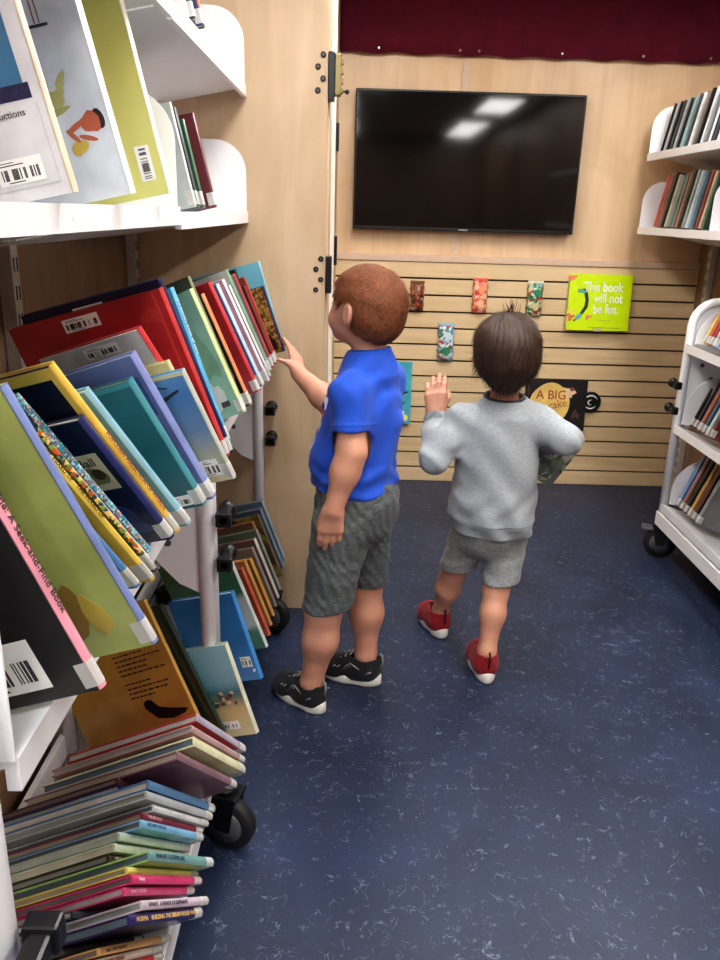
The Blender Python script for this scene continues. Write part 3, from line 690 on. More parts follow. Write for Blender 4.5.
art(b_, [((230,240,246), [(-.075+.012*math.cos(rad(q)), .165+.014*math.sin(rad(q))) for q in range(60,300,30)]+[(-.073+.008*math.cos(rad(q)), .165+.009*math.sin(rad(q))) for q in range(270,60,-30)]), ((230,240,246), [(-.012,.02),(-.006,.022),(-.004,.03),(-.010,.028)])])
barcode(b_, -.035, -.008, .035, .062, parts=1)
row = [
 ('green and white picture book behind the bright blue one', 1.742,-.197,.265,.2,.014,(60,120,100),(196,206,196),gradient('green_white_cover', [(0,(40,110,90)),(.2,(60,120,100)),(.25,(200,206,200)),(.55,(196,200,196)),(.6,(60,110,70)),(1,(70,100,60))])),
 ('red orange spined book beside the green and white one', 1.80,-.196,.20,.18,.012,(190,70,40),(206,84,50),(170,70,50)),
 ('orange edged tall book in the far cart bottom row', 1.853,-.197,.196,.2,.012,(216,150,50),(220,156,60),(176,120,60)),
 ('golden yellow edged book next to the orange edged one', 1.905,-.196,.175,.19,.013,(206,150,40),(216,160,50),(130,90,56)),
 ('grey brown book in the far cart bottom row', 1.957,-.194,.185,.2,.011,(130,120,110),(150,140,128),(120,108,96)),
 ('white framed brown book in the far cart bottom row', 2.005,-.192,.19,.2,.013,(120,84,72),(214,206,200),(110,74,66)),
 ('dull green book in a clear jacket in the far cart bottom row', 2.06,-.192,.195,.21,.012,(110,120,104),(150,150,140),(100,112,92)),
 ('rust orange book half hidden in the far cart bottom row', 2.108,-.205,.205,.2,.012,(170,90,50),(176,96,56),(120,84,60)),
 ('dark brown book with yellow foliage on the cover', 2.150,-.194,.205,.21,.013,(86,66,46),(110,90,66),speckle('foliage_print', [(90,80,40),(140,130,50),(60,50,36),(110,96,44),(80,70,56)], 40)),
 ('slate blue book with a glossy jacket near the partition', 2.205,-.194,.205,.21,.014,(84,104,124),(110,128,144),(80,98,118)),
 ('blue grey clear jacketed book last in the far bottom row', 2.262,-.194,.21,.23,.014,(110,134,150),(128,148,160),(104,126,140))]
for (lb, y, x, h, w, t, fc, sc_, bc_) in row:
    book(lb, h, w, t, fc, sc_, bc_, (x+.003, y+.02, .236-(x+.19)*-.404), 19, -6, yaw=-16, lab=False)

# ------------------------------------------------------------------ books on the upper left wall shelves
b_ = book('tall blue and white back cover book at the left edge of the wall shelf', .30, .26, .012, (60,120,160), (240,210,180), (222,222,224), (-.288,.872,1.281), 12.5, -4, yaw=-3, lab=False)
art(b_, [((60,124,166), rect(-.26,-.017,.106,.30)), ((40,40,84), rect(-.26,-.012,.092,.106)), ((206,206,210), [(-.010,.013),(-.009,.013),(-.009,.088),(-.010,.088)]), ((206,206,210), rect(-.2,-.010,.0125,.0135))])
face_text(b_, 'Productions', .0095, -.070, .078, (80,60,60)); barcode(b_, -.072, -.022, .018, .042)
b_ = book('wide white book with small cartoon figures leaning on the wall shelf', .33, .27, .022, (226,230,234), (242,246,250), (236,240,243), (-.286,1.085,1.284), 12.5, -5, yaw=-3, lab=False)
sk = (206,110,70)
art(b_, [((200,196,110), ell(-.058,.122,.013,.012,30,16,.25)), ((206,200,120), ell(-.046,.140,.012,.005,60,10,.2)), ((196,196,130), ell(-.068,.145,.012,.004,120,10,.2)), ((190,190,100), ell(-.060,.108,.016,.004,10,10,.2)),
         ((70,50,44), ell(-.013,.092,.007,.012,10,12)), ((214,104,60), ell(-.024,.090,.013,.012,0,16,.1)), ((214,110,66), ell(-.044,.088,.014,.0035,25)), ((224,190,50), ell(-.046,.064,.012,.008,20,12,.1)), ((214,110,66), ell(-.032,.073,.012,.003,-20)), ((214,120,70), ell(-.050,.078,.003,.011,40)),
         ((120,50,40), ell(-.052,.252,.007,.020,5,12)), ((190,110,70), rect(-.056,-.0545,.204,.236)), ((190,110,70), rect(-.050,-.0485,.204,.236)), ((90,84,80), rect(-.066,-.040,.2,.203)), ((110,60,50), ell(-.045,.282,.018,.009,30,12,.2)), ((190,110,70), ell(-.062,.272,.014,.003,40)), ((190,110,70), ell(-.030,.268,.012,.003,-30)),
         ((90,90,100), ell(-.085,.262,.010,.003,60)), ((200,60,50), ell(-.078,.098,.007,.006,-30)), ((60,60,80), ell(-.072,.075,.005,.004))])
b_ = book('tall lime yellow book with a sideways barcode on the wall shelf', .34, .24, .018, (206,206,110), (236,236,214), gradient('lime_cover', [(0,(206,206,120)),(.5,(214,208,120)),(1,(196,204,120))]), (-.284,1.300,1.290), 12.5, -2, yaw=-3, lab=False)
barcode(b_, -.036, -.014, .022, .072, vert=True)
for (lb, y, x, h, w, t, fc, sc_) in [
 ('thin teal paperback, first from the left on the far unit of the wall shelf', 1.545,-.345,.175,.14,.010,(60,120,130),(70,130,140)),
 ('pale grey paperback second on the far unit of the wall shelf', 1.585,-.30,.185,.15,.010,(176,184,180),(190,196,190)),
 ('dark grey paperback with a white label on the wall shelf', 1.62,-.30,.18,.15,.011,(50,56,60),(56,60,66)),
 ('green and red spined paperback on the far unit of the wall shelf', 1.675,-.30,.165,.15,.014,(40,80,60),(36,110,70)),
 ('tall maroon book, last one on the far unit of the wall shelf', 1.80,-.298,.19,.16,.016,(104,30,44),(112,34,48)),
 ('slim dark teal booklet leaning beside the maroon book', 1.735,-.31,.15,.14,.008,(40,70,80),(50,80,90))]:
    book(lb, h, w, t, fc, sc_, fc, (x, y, 1.262-(x+.305)*-.194+.004+w*.03), 13.5, 5)
fl_ = gradient('sunset_spine', [(0,(30,24,30)),(.35,(210,90,30)),(.5,(236,170,60)),(.7,(50,100,150)),(1,(30,60,120))])
for (lb, y, x, h, w, t, fc, sc_) in [
 ('white spined book on the top left shelf, cut off by the photo edge', 1.62,-.31,.24,.16,.013,(226,226,226),(232,232,232)),
 ('black spined book between white and sunset spines on the top left shelf', 1.665,-.305,.25,.16,.013,(24,24,28),(26,26,30)),
 ('book with a blue and orange sunset spine on the top left shelf', 1.725,-.300,.26,.16,.020,(40,70,120),fl_)]:
    book(lb, h, w, t, fc, sc_, fc, (x, y, 1.590-(x+.305)*-.194+.004+w*.03), 13.5, 4)

# ------------------------------------------------------------------ right side (spines face -x)
def rrow(items, ystart, x, z, a, b, slope, lab=True, dy=.0015):
    """runs from far to near"""
    y = ystart
    for (lb, h, w, t, fc, sc_, tx, tcx) in items:
        y -= t/math.cos(rad(b))+dy
        book(lb, h, w, t, fc, sc_, fc, (x, y, z+.004+max(0, w*(math.sin(rad(a))-math.cos(rad(a))*slope))), a, b, s=-1, lab=lab, spine_text=tx, tcol=tcx or (230,230,230), tsize=t*.5)
g1 = [('black slim case nearest the back wall on the upper right shelf', .19,.13,.015,(26,26,30),(30,30,34)),
 ('white and grey slim case second from the back wall, upper right shelf', .19,.13,.014,(160,164,168),(190,194,196)),
 ('black slim case third from the back wall, upper right shelf', .19,.13,.016,(20,20,22),(24,24,28)),
 ('dark grey slim case fourth from the back wall, upper right shelf', .19,.13,.015,(60,62,66),(70,72,76)),
 ('silver slim case fifth from the back wall, upper right shelf', .192,.13,.014,(150,154,156),(176,178,180)),
 ('charcoal slim case sixth from the back wall, upper right shelf', .19,.13,.015,(40,42,46),(44,46,50)),
 ('pale teal slim case in the middle of the upper right shelf', .192,.13,.030,(120,160,166),(140,178,184)),
 ('smoky grey slim case right after the pale teal one', .195,.13,.016,(70,72,76),(80,82,86)),
 ('white slim case with a dark edge on the upper right shelf', .195,.13,.015,(206,206,206),(214,214,214)),
 ('brownish grey slim case near the cut edge of the upper right shelf', .195,.13,.015,(120,112,108),(130,124,120)),
 ('black thick case near the cut edge of the upper right shelf', .2,.13,.024,(24,24,28),(26,26,30)),
 ('light grey slim case at the cut edge of the upper right shelf', .2,.13,.015,(180,182,184),(196,198,200)),
 ('ash grey slim case, last visible on the upper right shelf', .2,.13,.018,(110,112,116),(120,122,126)),
 ('black and white striped case beyond the cut edge of the upper right shelf', .2,.13,.018,(60,60,64),(206,206,208)),
 ('charcoal blue case beyond the cut edge of the upper right shelf', .2,.13,.018,(50,56,66),(60,66,76)),
 ('pearl grey case touching the next bookend on the upper right shelf', .19,.13,.016,(180,184,186),(196,198,200))]
rrow([(a_,h_,w_,t_,f_,s_,None,None) for a_,h_,w_,t_,f_,s_ in g1], 3.665, 1.285, 1.545, 12, 4, SW, lab=False, dy=.020)
g2 = [('coral red paperback nearest the back wall on the lower right shelf', .215,.15,.016,(206,90,84),(214,100,92)),
 ('salmon paperback second from the back wall on the lower right shelf', .21,.15,.010,(196,110,96),(206,120,106)),
 ('khaki brown book third from the back wall on the lower right shelf', .215,.15,.018,(120,100,76),(130,112,88)),
 ('black thin book fourth from the back wall on the lower right shelf', .22,.15,.010,(30,28,30),(34,32,34)),
 ('cream spined book fifth from the back wall on the lower right shelf', .21,.15,.016,(206,196,170),(214,206,184)),
 ('sea green wide spined book on the lower right shelf', .205,.15,.030,(110,140,130),(124,152,142)),
 ('red headed grey book on the lower right shelf', .21,.15,.016,(150,70,66),(150,148,140)),
 ('tan speckled spined book on the lower right shelf', .215,.15,.018,(150,120,90),(160,134,104)),
 ('dark umber thin book on the lower right shelf', .22,.15,.012,(60,46,40),(66,52,46)),
 ('mint grey book on the lower right shelf', .22,.15,.020,(140,164,160),(156,176,172)),
 ('white spined book with blue letters on the lower right shelf', .215,.15,.016,(220,222,224),(226,228,230)),
 ('sky blue thin book next to the last bookend on the lower right shelf', .21,.15,.012,(110,160,190),(120,170,200)),
 ('slate thin book right after the sky blue one on the lower right shelf', .21,.15,.014,(90,96,104),(100,106,112)),
 ('brick red book close to the next bookend on the lower right shelf', .215,.15,.016,(150,70,56),(160,80,64)),
 ('pale sand book close to the next bookend on the lower right shelf', .21,.15,.014,(200,184,150),(208,192,160)),
 ('bottle green book touching the next bookend on the lower right shelf', .21,.15,.014,(40,80,64),(50,90,72))]
rrow([(a_,h_,w_,t_,f_,s_,None,None) for a_,h_,w_,t_,f_,s_ in g2], 3.625, 1.285, 1.243, 12, 6, SW, dy=.018, lab=False)
gt = [('yellow and red small book first on the right cart top shelf', .15,.12,.016,(226,180,60),(230,190,70),None,None),
 ('blue and orange book second on the right cart top shelf', .19,.14,.018,(40,60,120),(206,90,50),None,None),
 ('red spined book third on the right cart top shelf', .21,.14,.018,(190,40,40),(200,44,44),None,None),
 ('pale blue spined book cut off on the right cart top shelf', .2,.14,.02,(140,170,200),(150,180,210),None,None)]
rrow(gt, 2.83, 1.236, .860, 22, 3, SL, dy=.008)
gm_ = [('short black book against the bookend, middle shelf of the right cart', .15,.12,.012,(20,20,22),(24,24,26),None,None),
 ('dark book with small white lettering on the middle shelf of the right cart', .235,.15,.018,(26,30,44),(30,36,56),'DARK WINTER NIGHT',(200,206,214)),
 ('orange and brown faced book with an orange label, right cart middle shelf', .225,.15,.022,(150,90,60),(166,104,76),'SURFER',(230,210,190)),
 ('slate blue book on the right cart middle shelf', .22,.15,.020,(60,90,120),(70,100,130),'THE BLUE LAKE',(220,226,230)),
 ('turquoise labelled pale book, right cart middle shelf', .22,.15,.018,(150,180,184),(170,196,198),None,None),
 ('wine red book cut off on the right cart middle shelf', .22,.15,.018,(110,30,40),(120,34,46),None,None)]
rrow(gm_, 2.83, 1.238, .560, 22, 3, SL, dy=.014)
gb = [('pale blue book against the bookend, bottom shelf of the right cart', .215,.15,.022,(90,130,186),(110,150,204),None,None),
 ('rose brown spined novel on the bottom shelf of the right cart', .235,.15,.022,(120,84,76),(160,112,100),'NOWHERE GIRL',(226,190,176)),
 ('thick black novel on the bottom shelf of the right cart', .235,.15,.024,(20,20,22),(22,22,24),None,None),
 ('gold spined novel with brown lettering, bottom shelf of the right cart', .225,.15,.020,(180,130,60),(196,150,70),'THE GOLD HOUSE',(90,50,30)),
 ('black and red novel on the bottom shelf of the right cart', .225,.15,.024,(26,22,24),(90,40,34),None,None),
 ('grey novel cut off on the bottom shelf of the right cart', .225,.15,.022,(120,120,124),(140,140,144),None,None)]
rrow(gb, 2.85, 1.240, .246, 22, 3, SL, dy=.014)

# ------------------------------------------------------------------ display things on the slatwall
def display(name, label, cat, x0, x1, z0, z1, d, front, edge, tilt=4, off=.012):
    root = empty(name, mtx=Matrix.Translation(((x0+x1)/2, YS-off-d, z0)) @ Matrix.Rotation(rad(-tilt), 4, 'X'), label=label, cat=cat)
    w = (x1-x0)/2; h = z1-z0
    bm = bmesh.new(); bx(bm, -w, w, 0, .0025, 0, h, 0); bx(bm, -w, w, d-.0025, d, 0, h, 0); bx(bm, -w, -w+.003, 0, d, 0, h, 1)
    link('cover', bm, [front, edge], root)
    bm = bmesh.new(); bx(bm, -w+.003, w-.005, .0025, d-.0025, .003, h-.003); link('pages', bm, M['page'], root)
    bm = bmesh.new(); bx(bm, -.02, .02, -.010, -.006, -.004, .010); bx(bm, -.02, .02, -.010, d+off-.002, -.004, -.0012); 
    hk = link('display_bracket', bm, mat('clear_acrylic', S(190,180,150), .2), root)
    return root, w, h
limec = mat('lime_cover_paint', S(206,236,0), .35, coat=.3, vary=.03)
t, w, h = display('book', 'bright lime green picture book titled This book will not be fun on the slatwall', 'book', 1.0, 1.292, .775, 1.03, .022, limec, mat('pale_lime_edge', S(232,236,150), .4))
for i, s_ in enumerate(('This book', 'will not', 'be fun.')):
    text(s_, .062, basis((-.028 if i else -.078, -.0015, .178-i*.050), (1,0,0), (0,0,1), (0,-1,0)), cov((250,252,235), .1), t, 'cover_title', sx=.72, font_bold=.0008)
its = [((30,60,66), [(-.105,.172),(-.09,.186),(-.07,.190),(-.058,.172),(-.050,.14),(-.052,.105),(-.075,.07),(-.112,.038),(-.115,.045),(-.085,.08),(-.068,.11),(-.066,.14),(-.074,.168),(-.088,.172)]),
       ((90,170,180), ell(-.085,.178,.022,.008,-15,12)), ((110,180,200), ell(-.092,.062,.020,.010,40,12)), ((230,120,60), ell(-.13,.06,.016,.018,0,14,.3)), ((230,150,70), ell(-.045,.062,.016,.010,20,14,.3)), ((236,130,90), ell(-.135,.238,.020,.012,10,12,.3)), ((240,210,70), ell(-.122,.082,.010,.014,0,12,.2)),
       ((110,170,40), rect(-.04,.11,.012,.0145)), ((150,190,60), rect(-.0,.06,.045,.048))]
art(t, its)
t, w, h = display('book', 'turquoise picture book with a yellow dot on the slatwall behind the boy in blue', 'book', .12, .293, .30, .60, .018, cov((54,180,200)), cov((40,160,184)))
art(t, [((30,40,50), [(.02,.11),(.05,.17),(.06,.165),(.03,.10)]), ((30,40,50), [(.0,.13),(.07,.16),(.075,.155),(.0,.12)]), ((30,36,44), [(.01,.08),(.06,.11),(.055,.10),(.01,.07)]), ((160,50,50), ell(.035,.205,.014,.018)), ((240,230,70), ell(.058,.03,.016,.017)), ((200,236,240), ell(.03,.055,.028,.012))])
t, w, h = display('book', 'black picture book with a yellow bubble reading A BIG on the slatwall', 'book', .845, 1.142, .285, .535, .02, cov((28,26,30)), cov((20,20,24)))
its = [((238,200,96), ell(-.028,.135,.098,.098,0,28,.02)), ((226,190,150), ell(.062,.19,.030,.022,-20,14,.2)), ((120,70,60), ell(.075,.205,.012,.010,0,10)), ((90,70,56), ell(.10,.08,.02,.02,0,12,.3)), ((70,50,50), ell(-.135,.2,.006,.04,0,8))]
art(t, its)
text('A BIG', .062, basis((-.098, -.0015, .155), (1,0,0), (0,0,1), (0,-1,0)), cov((176,84,40), .1), t, 'cover_title', sx=.95, font_bold=.0006)
text('cake', .055, basis((-.03, -.0015, .105), (.97,0,.2), (-.2,0,.97), (0,-1,0)), cov((176,84,40), .1), t, 'cover_title', sx=.9)
# black round tin behind the black book
t = empty('round_tin', (1.165, YS-.004, .427), label='round black badge with a white swirl hanging beside the black book', cat='badge')
bm = bmesh.new(); lathe(bm, [(0, .050), (.008, .052), (.012, .050), (.013, .047)], (0,0,0), (0,-1,0), 40); link('disc', bm, M['black'], t)
bm = bmesh.new()
for a0, a1, r0 in ((20,170,.034), (200,330,.030), (60,300,.012)):
    n = 12; o = [( (r0+.003*math.sin(math.pi*i/n))*math.cos(rad(a0+(a1-a0)*i/n)), (r0+.003*math.sin(math.pi*i/n))*1.0*math.sin(rad(a0+(a1-a0)*i/n))) for i in range(n+1)]
    o += [((r0-.003*math.sin(math.pi*i/n))*math.cos(rad(a0+(a1-a0)*i/n)), (r0-.003*math.sin(math.pi*i/n))*math.sin(rad(a0+(a1-a0)*i/n))) for i in range(n, -1, -1)]
    face_poly(bm, o[:-1], 0, -.0142, .0008)
bmesh.ops.remove_doubles(bm, verts=bm.verts, dist=1e-6)
link('swirl', bm, M['white2'], t)
bm = bmesh.new(); lathe(bm, [(0, .02), (.004, .02)], (0, .004, 0), (0, -1, 0), 12); link('hook', bm, M['black'], t)
# small packets
def packet(x0, x1, z0, z1, cols, label, style):
    t = empty('packet', ((x0+x1)/2, YS, z0), label=label, cat='packet', group='small packets hanging on the slatwall')
    w = (x1-x0)/2-.004; h = z1-z0; bm = bmesh.new()
    n = 10
    for j in range(2):
        pass
    vs = []
    for i in range(n+1):
        z = h*i/n; k = .25+.75*math.sin(math.pi*min(max(i/n, .04), .96))**.5; d = .022*k
        ww = w*(1-.08*math.sin(i*2.1))
        vs.append([bm.verts.new(p_) for p_ in ((-ww, -.006, z), (-ww*.75, -.006-d, z), (0, -.008-d*1.15, z), (ww*.75, -.006-d, z), (ww, -.006, z), (0, -.003, z))])
    for a_, c_ in zip(vs, vs[1:]):
        for k in range(6): bm.faces.new((a_[k], a_[(k+1) % 6], c_[(k+1) % 6], c_[k]))
    bm.faces.new(vs[0]); bm.faces.new(vs[-1])
    link('wrapper', bm, speckle('packet_print_%s' % style, cols, 75), t, smooth=True)
    bm = bmesh.new(); bx(bm, -w, w, -.008, -.002, h, h+.012, bev=.001); lathe(bm, [(0, .004), (.04, .004)], (0, .008, h+.004), (0, -1, 0), 8); link('hanger', bm, mat('hanger_'+style, S(*cols[-1]), .4), t)
    bm = bmesh.new()
    if style == 'brown':
        for i in range(4): prism(bm, [(-w+.012*i+.004, -.034, h*.6), (-w+.012*i+.010, -.034, h*.6), (-w+.012*i+.012, -.030, h*.98), (-w+.012*i+.006, -.030, h*.98)], (0, .003, 0))
    else:
        prism(bm, ell3(0, -.036, h*.3, w*.5, h*.12), (0, .003, 0)); link('print', bm, mat('packet_fig2_'+style, S(*cols[2]), .4), t)
        bm = bmesh.new(); prism(bm, ell3(w*.1, -.036, h*.72, w*.45, h*.13), (0, .003, 0))
    link('print', bm, mat('packet_fig_'+style, S(*cols[0]), .4), t)
def ell3(cx, y, cz, rx, rz): return [(p_[0], y, p_[1]) for p_ in ell(cx, cz, rx, rz, 15, 14, .15)]
packet(.262,.335,.84,.965, [(150,90,60), (90,54,40), (60,36,28), (190,150,120), (120,40,36), (110,76,54)], 'brown patterned packet hanging on the slatwall, leftmost in the upper row', 'brown')
packet(.552,.630,.84,.985, [(236,150,110), (214,96,70), (240,180,150), (200,70,60), (244,200,180), (214,110,90)], 'coral red patterned packet hanging in the middle of the upper row', 'coral')
packet(.806,.888,.832,.98, [(40,140,100), (120,180,190), (200,190,140), (60,110,80), (180,60,40), (220,220,200)], 'green and teal packet hanging in the upper row near the lime book', 'green')
packet(.402,.488,.61,.775, [(200,220,230), (90,150,180), (60,130,90), (190,50,60), (230,232,236), (150,190,210)], 'white, blue and green packet hanging alone below the upper row', 'blue')
# ------------------------------------------------------------------ people (implicit surfaces -> one continuous mesh each)
class SDF:
    def __init__(s, lo, hi, vox):
        s.lo = np.array(lo, float); s.vox = vox; s.n = np.ceil((np.array(hi)-s.lo)/vox).astype(int)+1
        s.a = np.full(s.n, .2, np.float32)
    def grid(s, lo, hi):
        i0 = np.clip(np.floor((np.array(lo)-s.lo)/s.vox).astype(int), 0, s.n); i1 = np.clip(np.ceil((np.array(hi)-s.lo)/s.vox).astype(int)+1, 0, s.n)
        sl = tuple(slice(a, b) for a, b in zip(i0, i1))
        g = [(np.arange(i0[k], i1[k])*s.vox+s.lo[k]).astype(np.float32) for k in range(3)]
        return sl, g[0][:, None, None], g[1][None, :, None], g[2][None, None, :]
    def comb(s, sl, d, k, op='u'):
        A = s.a[sl]
        if op == 'u':
            h = np.maximum(k-np.abs(A-d), 0)/k if k > 0 else 0
            s.a[sl] = np.minimum(A, d)-h*h*k*.25
        else:
            h = np.maximum(k-np.abs(A+d), 0)/k if k > 0 else 0
            s.a[sl] = np.maximum(A, -d)+h*h*k*.25
    def cap(s, p, q, r1, r2=None, k=.02, op='u', cut=None, m=.045):
        r2 = r1 if r2 is None else r2; p = np.array(p, float); q = np.array(q, float); R_ = max(r1, r2)+m
        sl, X, Y, Z = s.grid(np.minimum(p, q)-R_, np.maximum(p, q)+R_)
        d = q-p; L = max(float(d@d), 1e-9)
        t = np.clip(((X-p[0])*d[0]+(Y-p[1])*d[1]+(Z-p[2])*d[2])/L, 0, 1)
        D = np.sqrt((X-p[0]-t*d[0])**2+(Y-p[1]-t*d[1])**2+(Z-p[2]-t*d[2])**2)-(r1+(r2-r1)*t)
        if cut is not None:
            c, n = cut; D = np.maximum(D, (X-c[0])*n[0]+(Y-c[1])*n[1]+(Z-c[2])*n[2])
        s.comb(sl, D.astype(np.float32), k, op)
    def ell(s, c, r, ax=None, k=.02, op='u', m=.045):
        c = np.array(c, float); r = np.array(r, float); A = np.eye(3) if ax is None else np.array([list(v) for v in ax], float)
        R_ = max(r)+m; sl, X, Y, Z = s.grid(c-R_, c+R_)
        u = [(X-c[0])*A[i][0]+(Y-c[1])*A[i][1]+(Z-c[2])*A[i][2] for i in range(3)]
        k0 = np.sqrt(sum((u[i]/r[i])**2 for i in range(3))); k1 = np.sqrt(sum((u[i]/r[i]**2)**2 for i in range(3)))
        s.comb(sl, (k0*(k0-1)/np.maximum(k1, 1e-6)).astype(np.float32), k, op)
    def full(s):
        return s.grid(s.lo, s.lo+s.n*s.vox)[1:]
    def plane(s, c, n, box=None):
        """remove everything on the +n side of the plane through c (optionally only inside a box)"""
        sl, X, Y, Z = s.grid(*(box or (s.lo, s.lo+s.n*s.vox)))
        s.a[sl] = np.maximum(s.a[sl], ((X-c[0])*n[0]+(Y-c[1])*n[1]+(Z-c[2])*n[2]).astype(np.float32))
    def mesh(s, name, m, parent=None, smooth_it=0):
        a = np.clip(s.a, -4*s.vox, 4*s.vox).astype(np.float32)
        g = openvdb.FloatGrid(4*s.vox); g.copyFromArray(a, (0, 0, 0))
        P, T, Q = g.convertToPolygons(0.0, 0.0) if False else (lambda r_: (r_[0], None, r_[1]) if len(r_) == 2 else r_)(g.convertToQuads(0.0))
        P = P*s.vox+s.lo
        me = bpy.data.meshes.new(name); me.from_pydata(P.tolist(), [], Q[:, ::-1].tolist()); me.update()
        bm = bmesh.new(); bm.from_mesh(me)
        # keep only sizeable shells
        bm.verts.ensure_lookup_table(); seen = set(); kill = []
        for v in bm.verts:
            if v in seen: continue
            st = [v]; seen.add(v); comp = [v]
            while st:
                q = st.pop()
                for e in q.link_edges:
                    w_ = e.other_vert(q)
                    if w_ not in seen: seen.add(w_); st.append(w_); comp.append(w_)
            if len(comp) < 400: kill += comp
        if kill: bmesh.ops.delete(bm, geom=kill, context='VERTS')
        for _ in range(smooth_it): bmesh.ops.smooth_vert(bm, verts=bm.verts[:], factor=.5, use_axis_x=True, use_axis_y=True, use_axis_z=True)
        bmesh.ops.recalc_face_normals(bm, faces=bm.faces[:])
        bm.to_mesh(me); bm.free()
        for p_ in me.polygons: p_.use_smooth = True
        for mm in (m if isinstance(m, (list, tuple)) else [m]): me.materials.append(mm)
        o = bpy.data.objects.new(name, me); COL.objects.link(o)
        if parent: o.parent = parent
        return o
def A3(*v): return np.array(v, float)
def nrm(v): v = np.array(v, float); return v/np.linalg.norm(v)
def hand(F, wr, d, pn, sd, curl, r=.0062, sc=1., spread=.004, th=None, wr_r=.022):
    """wr wrist, d direction to the fingers, pn palm normal, sd thumb side"""
    d, pn, sd = nrm(d), nrm(pn), nrm(sd)
    for i, o in enumerate((.0215, .0075, -.0075, -.0205)):
        kn = wr+d*(.052-.003*abs(i-1))*sc+sd*o*sc
        F.cap(wr+sd*o*.55*sc+d*.006, kn, .0125*sc, .0092*sc, k=.012)
        D = nrm(d+sd*(o*spread/.007)); L = (.92, 1., .94, .76)[i]
        p = kn; ang = 0
        for j, (ln, rr) in enumerate(((.026, 1.08), (.018, 1.), (.015, .9))):
            ang += curl[i][j] if isinstance(curl[i], (list, tuple)) else curl[i]*(.8, 1., .7)[j]
            dv = D*math.cos(ang)+pn*math.sin(ang); q = p+dv*ln*L*sc
            F.cap(p, q, r*rr*sc, r*(rr-.08)*sc, k=.0035, m=.02); p = q
    tb = wr+d*.014*sc+sd*.016*sc
    t1, t2 = th or (sd*.75+d*.65+pn*.2, sd*.45+d*.9+pn*.25)
    a = tb+nrm(t1)*.030*sc; F.cap(tb, a, .0105*sc, .0078*sc, k=.010, m=.02); F.cap(a, a+nrm(t2)*.022*sc, .0076*sc, .0064*sc, k=.004, m=.02)
def head(F, c, f, l, u, neck, nr=.036):
    F.ell(c+u*.016-f*.010, (.086, .070, .078), (f, l, u), k=.02)
    F.ell(c+f*.020-u*.034, (.058, .054, .060), (f, l, u), k=.03)
    F.ell(c+f*.052-u*.072, (.018, .022, .014), (f, l, u), k=.03)          # chin
    for s_ in (-1, 1):
        F.ell(c+f*.050+l*s_*.030-u*.038, (.022, .020, .022), (f, l, u), k=.02)   # cheeks
        F.ell(c+f*.080+l*s_*.028-u*.004, (.016, .014, .011), (f, l, u), k=.012, op='s')  # eye sockets
        F.ell(c+l*s_*.074-f*.008-u*.010, (.0175, .0085, .028), (nrm(f-l*s_*.35), nrm(l*s_+f*.35), u), k=.004)   # ears
        F.ell(c+l*s_*.084-f*.004-u*.008, (.009, .006, .017), (nrm(f-l*s_*.35), nrm(l*s_+f*.35), u), k=.004, op='s')
        F.ell(c+l*s_*.069-f*.002-u*.032, (.007, .005, .008), (f, l, u), k=.004)
    F.cap(c+f*.070+u*.004, c+f*.086-u*.022, .007, .0095, k=.010)              # nose
    F.cap(c+f*.068-l*.014-u*.048, c+f*.068+l*.014-u*.048, .0065, k=.006)      # lips
    F.cap(c+f*.066-l*.012-u*.0565, c+f*.066+l*.012-u*.0565, .006, k=.006)
    F.cap(c-f*.014-u*.045, neck, nr, nr+.004, k=.025)
def face_bits(parent, c, f, l, u, name_brow='brown'):
    for s_ in (-1, 1):
        bm = bmesh.new(); bmesh.ops.create_uvsphere(bm, u_segments=16, v_segments=10, radius=.0105)
        e = c+f*.0615+l*s_*.028-u*.004
        o = link('eye', bm, mat('eye_white', S(235,232,228), .15), parent, Matrix.Translation(V(e)), smooth=True)
        bm = bmesh.new(); lathe(bm, [(0, .0045), (.001, .004)], e+f*.0100, f, 14); link('iris', bm, mat('iris_brown', S(60,38,24), .1), o, Matrix.Translation(-V(e)))
        bm = bmesh.new(); tube(bm, [c+f*.074+l*s_*.016+u*.012, c+f*.074+l*s_*.028+u*.016, c+f*.064+l*s_*.042+u*.012], [.0015, .0026, .001], 6)
        link('eyebrow', bm, mat('brow_'+name_brow, S(96,58,36), .8), parent)
def wr_noise(X, Y, Z, fs=1.):
    """smooth wandering noise made of warped sines, about -1..1"""
    a = np.sin(X*31*fs+2.1*np.sin(Z*17*fs+Y*9)+1.3)+np.sin(Y*37*fs+1.9*np.sin(X*21*fs-Z*13)+.4)+np.sin(Z*43*fs+2.3*np.sin(X*16*fs+Y*19*fs)+2.2)
    return a/3
skin = mat('skin', S(203,150,126), .5, vary=.07, scale=22, bump=.12, bscale=260, sss=.12)
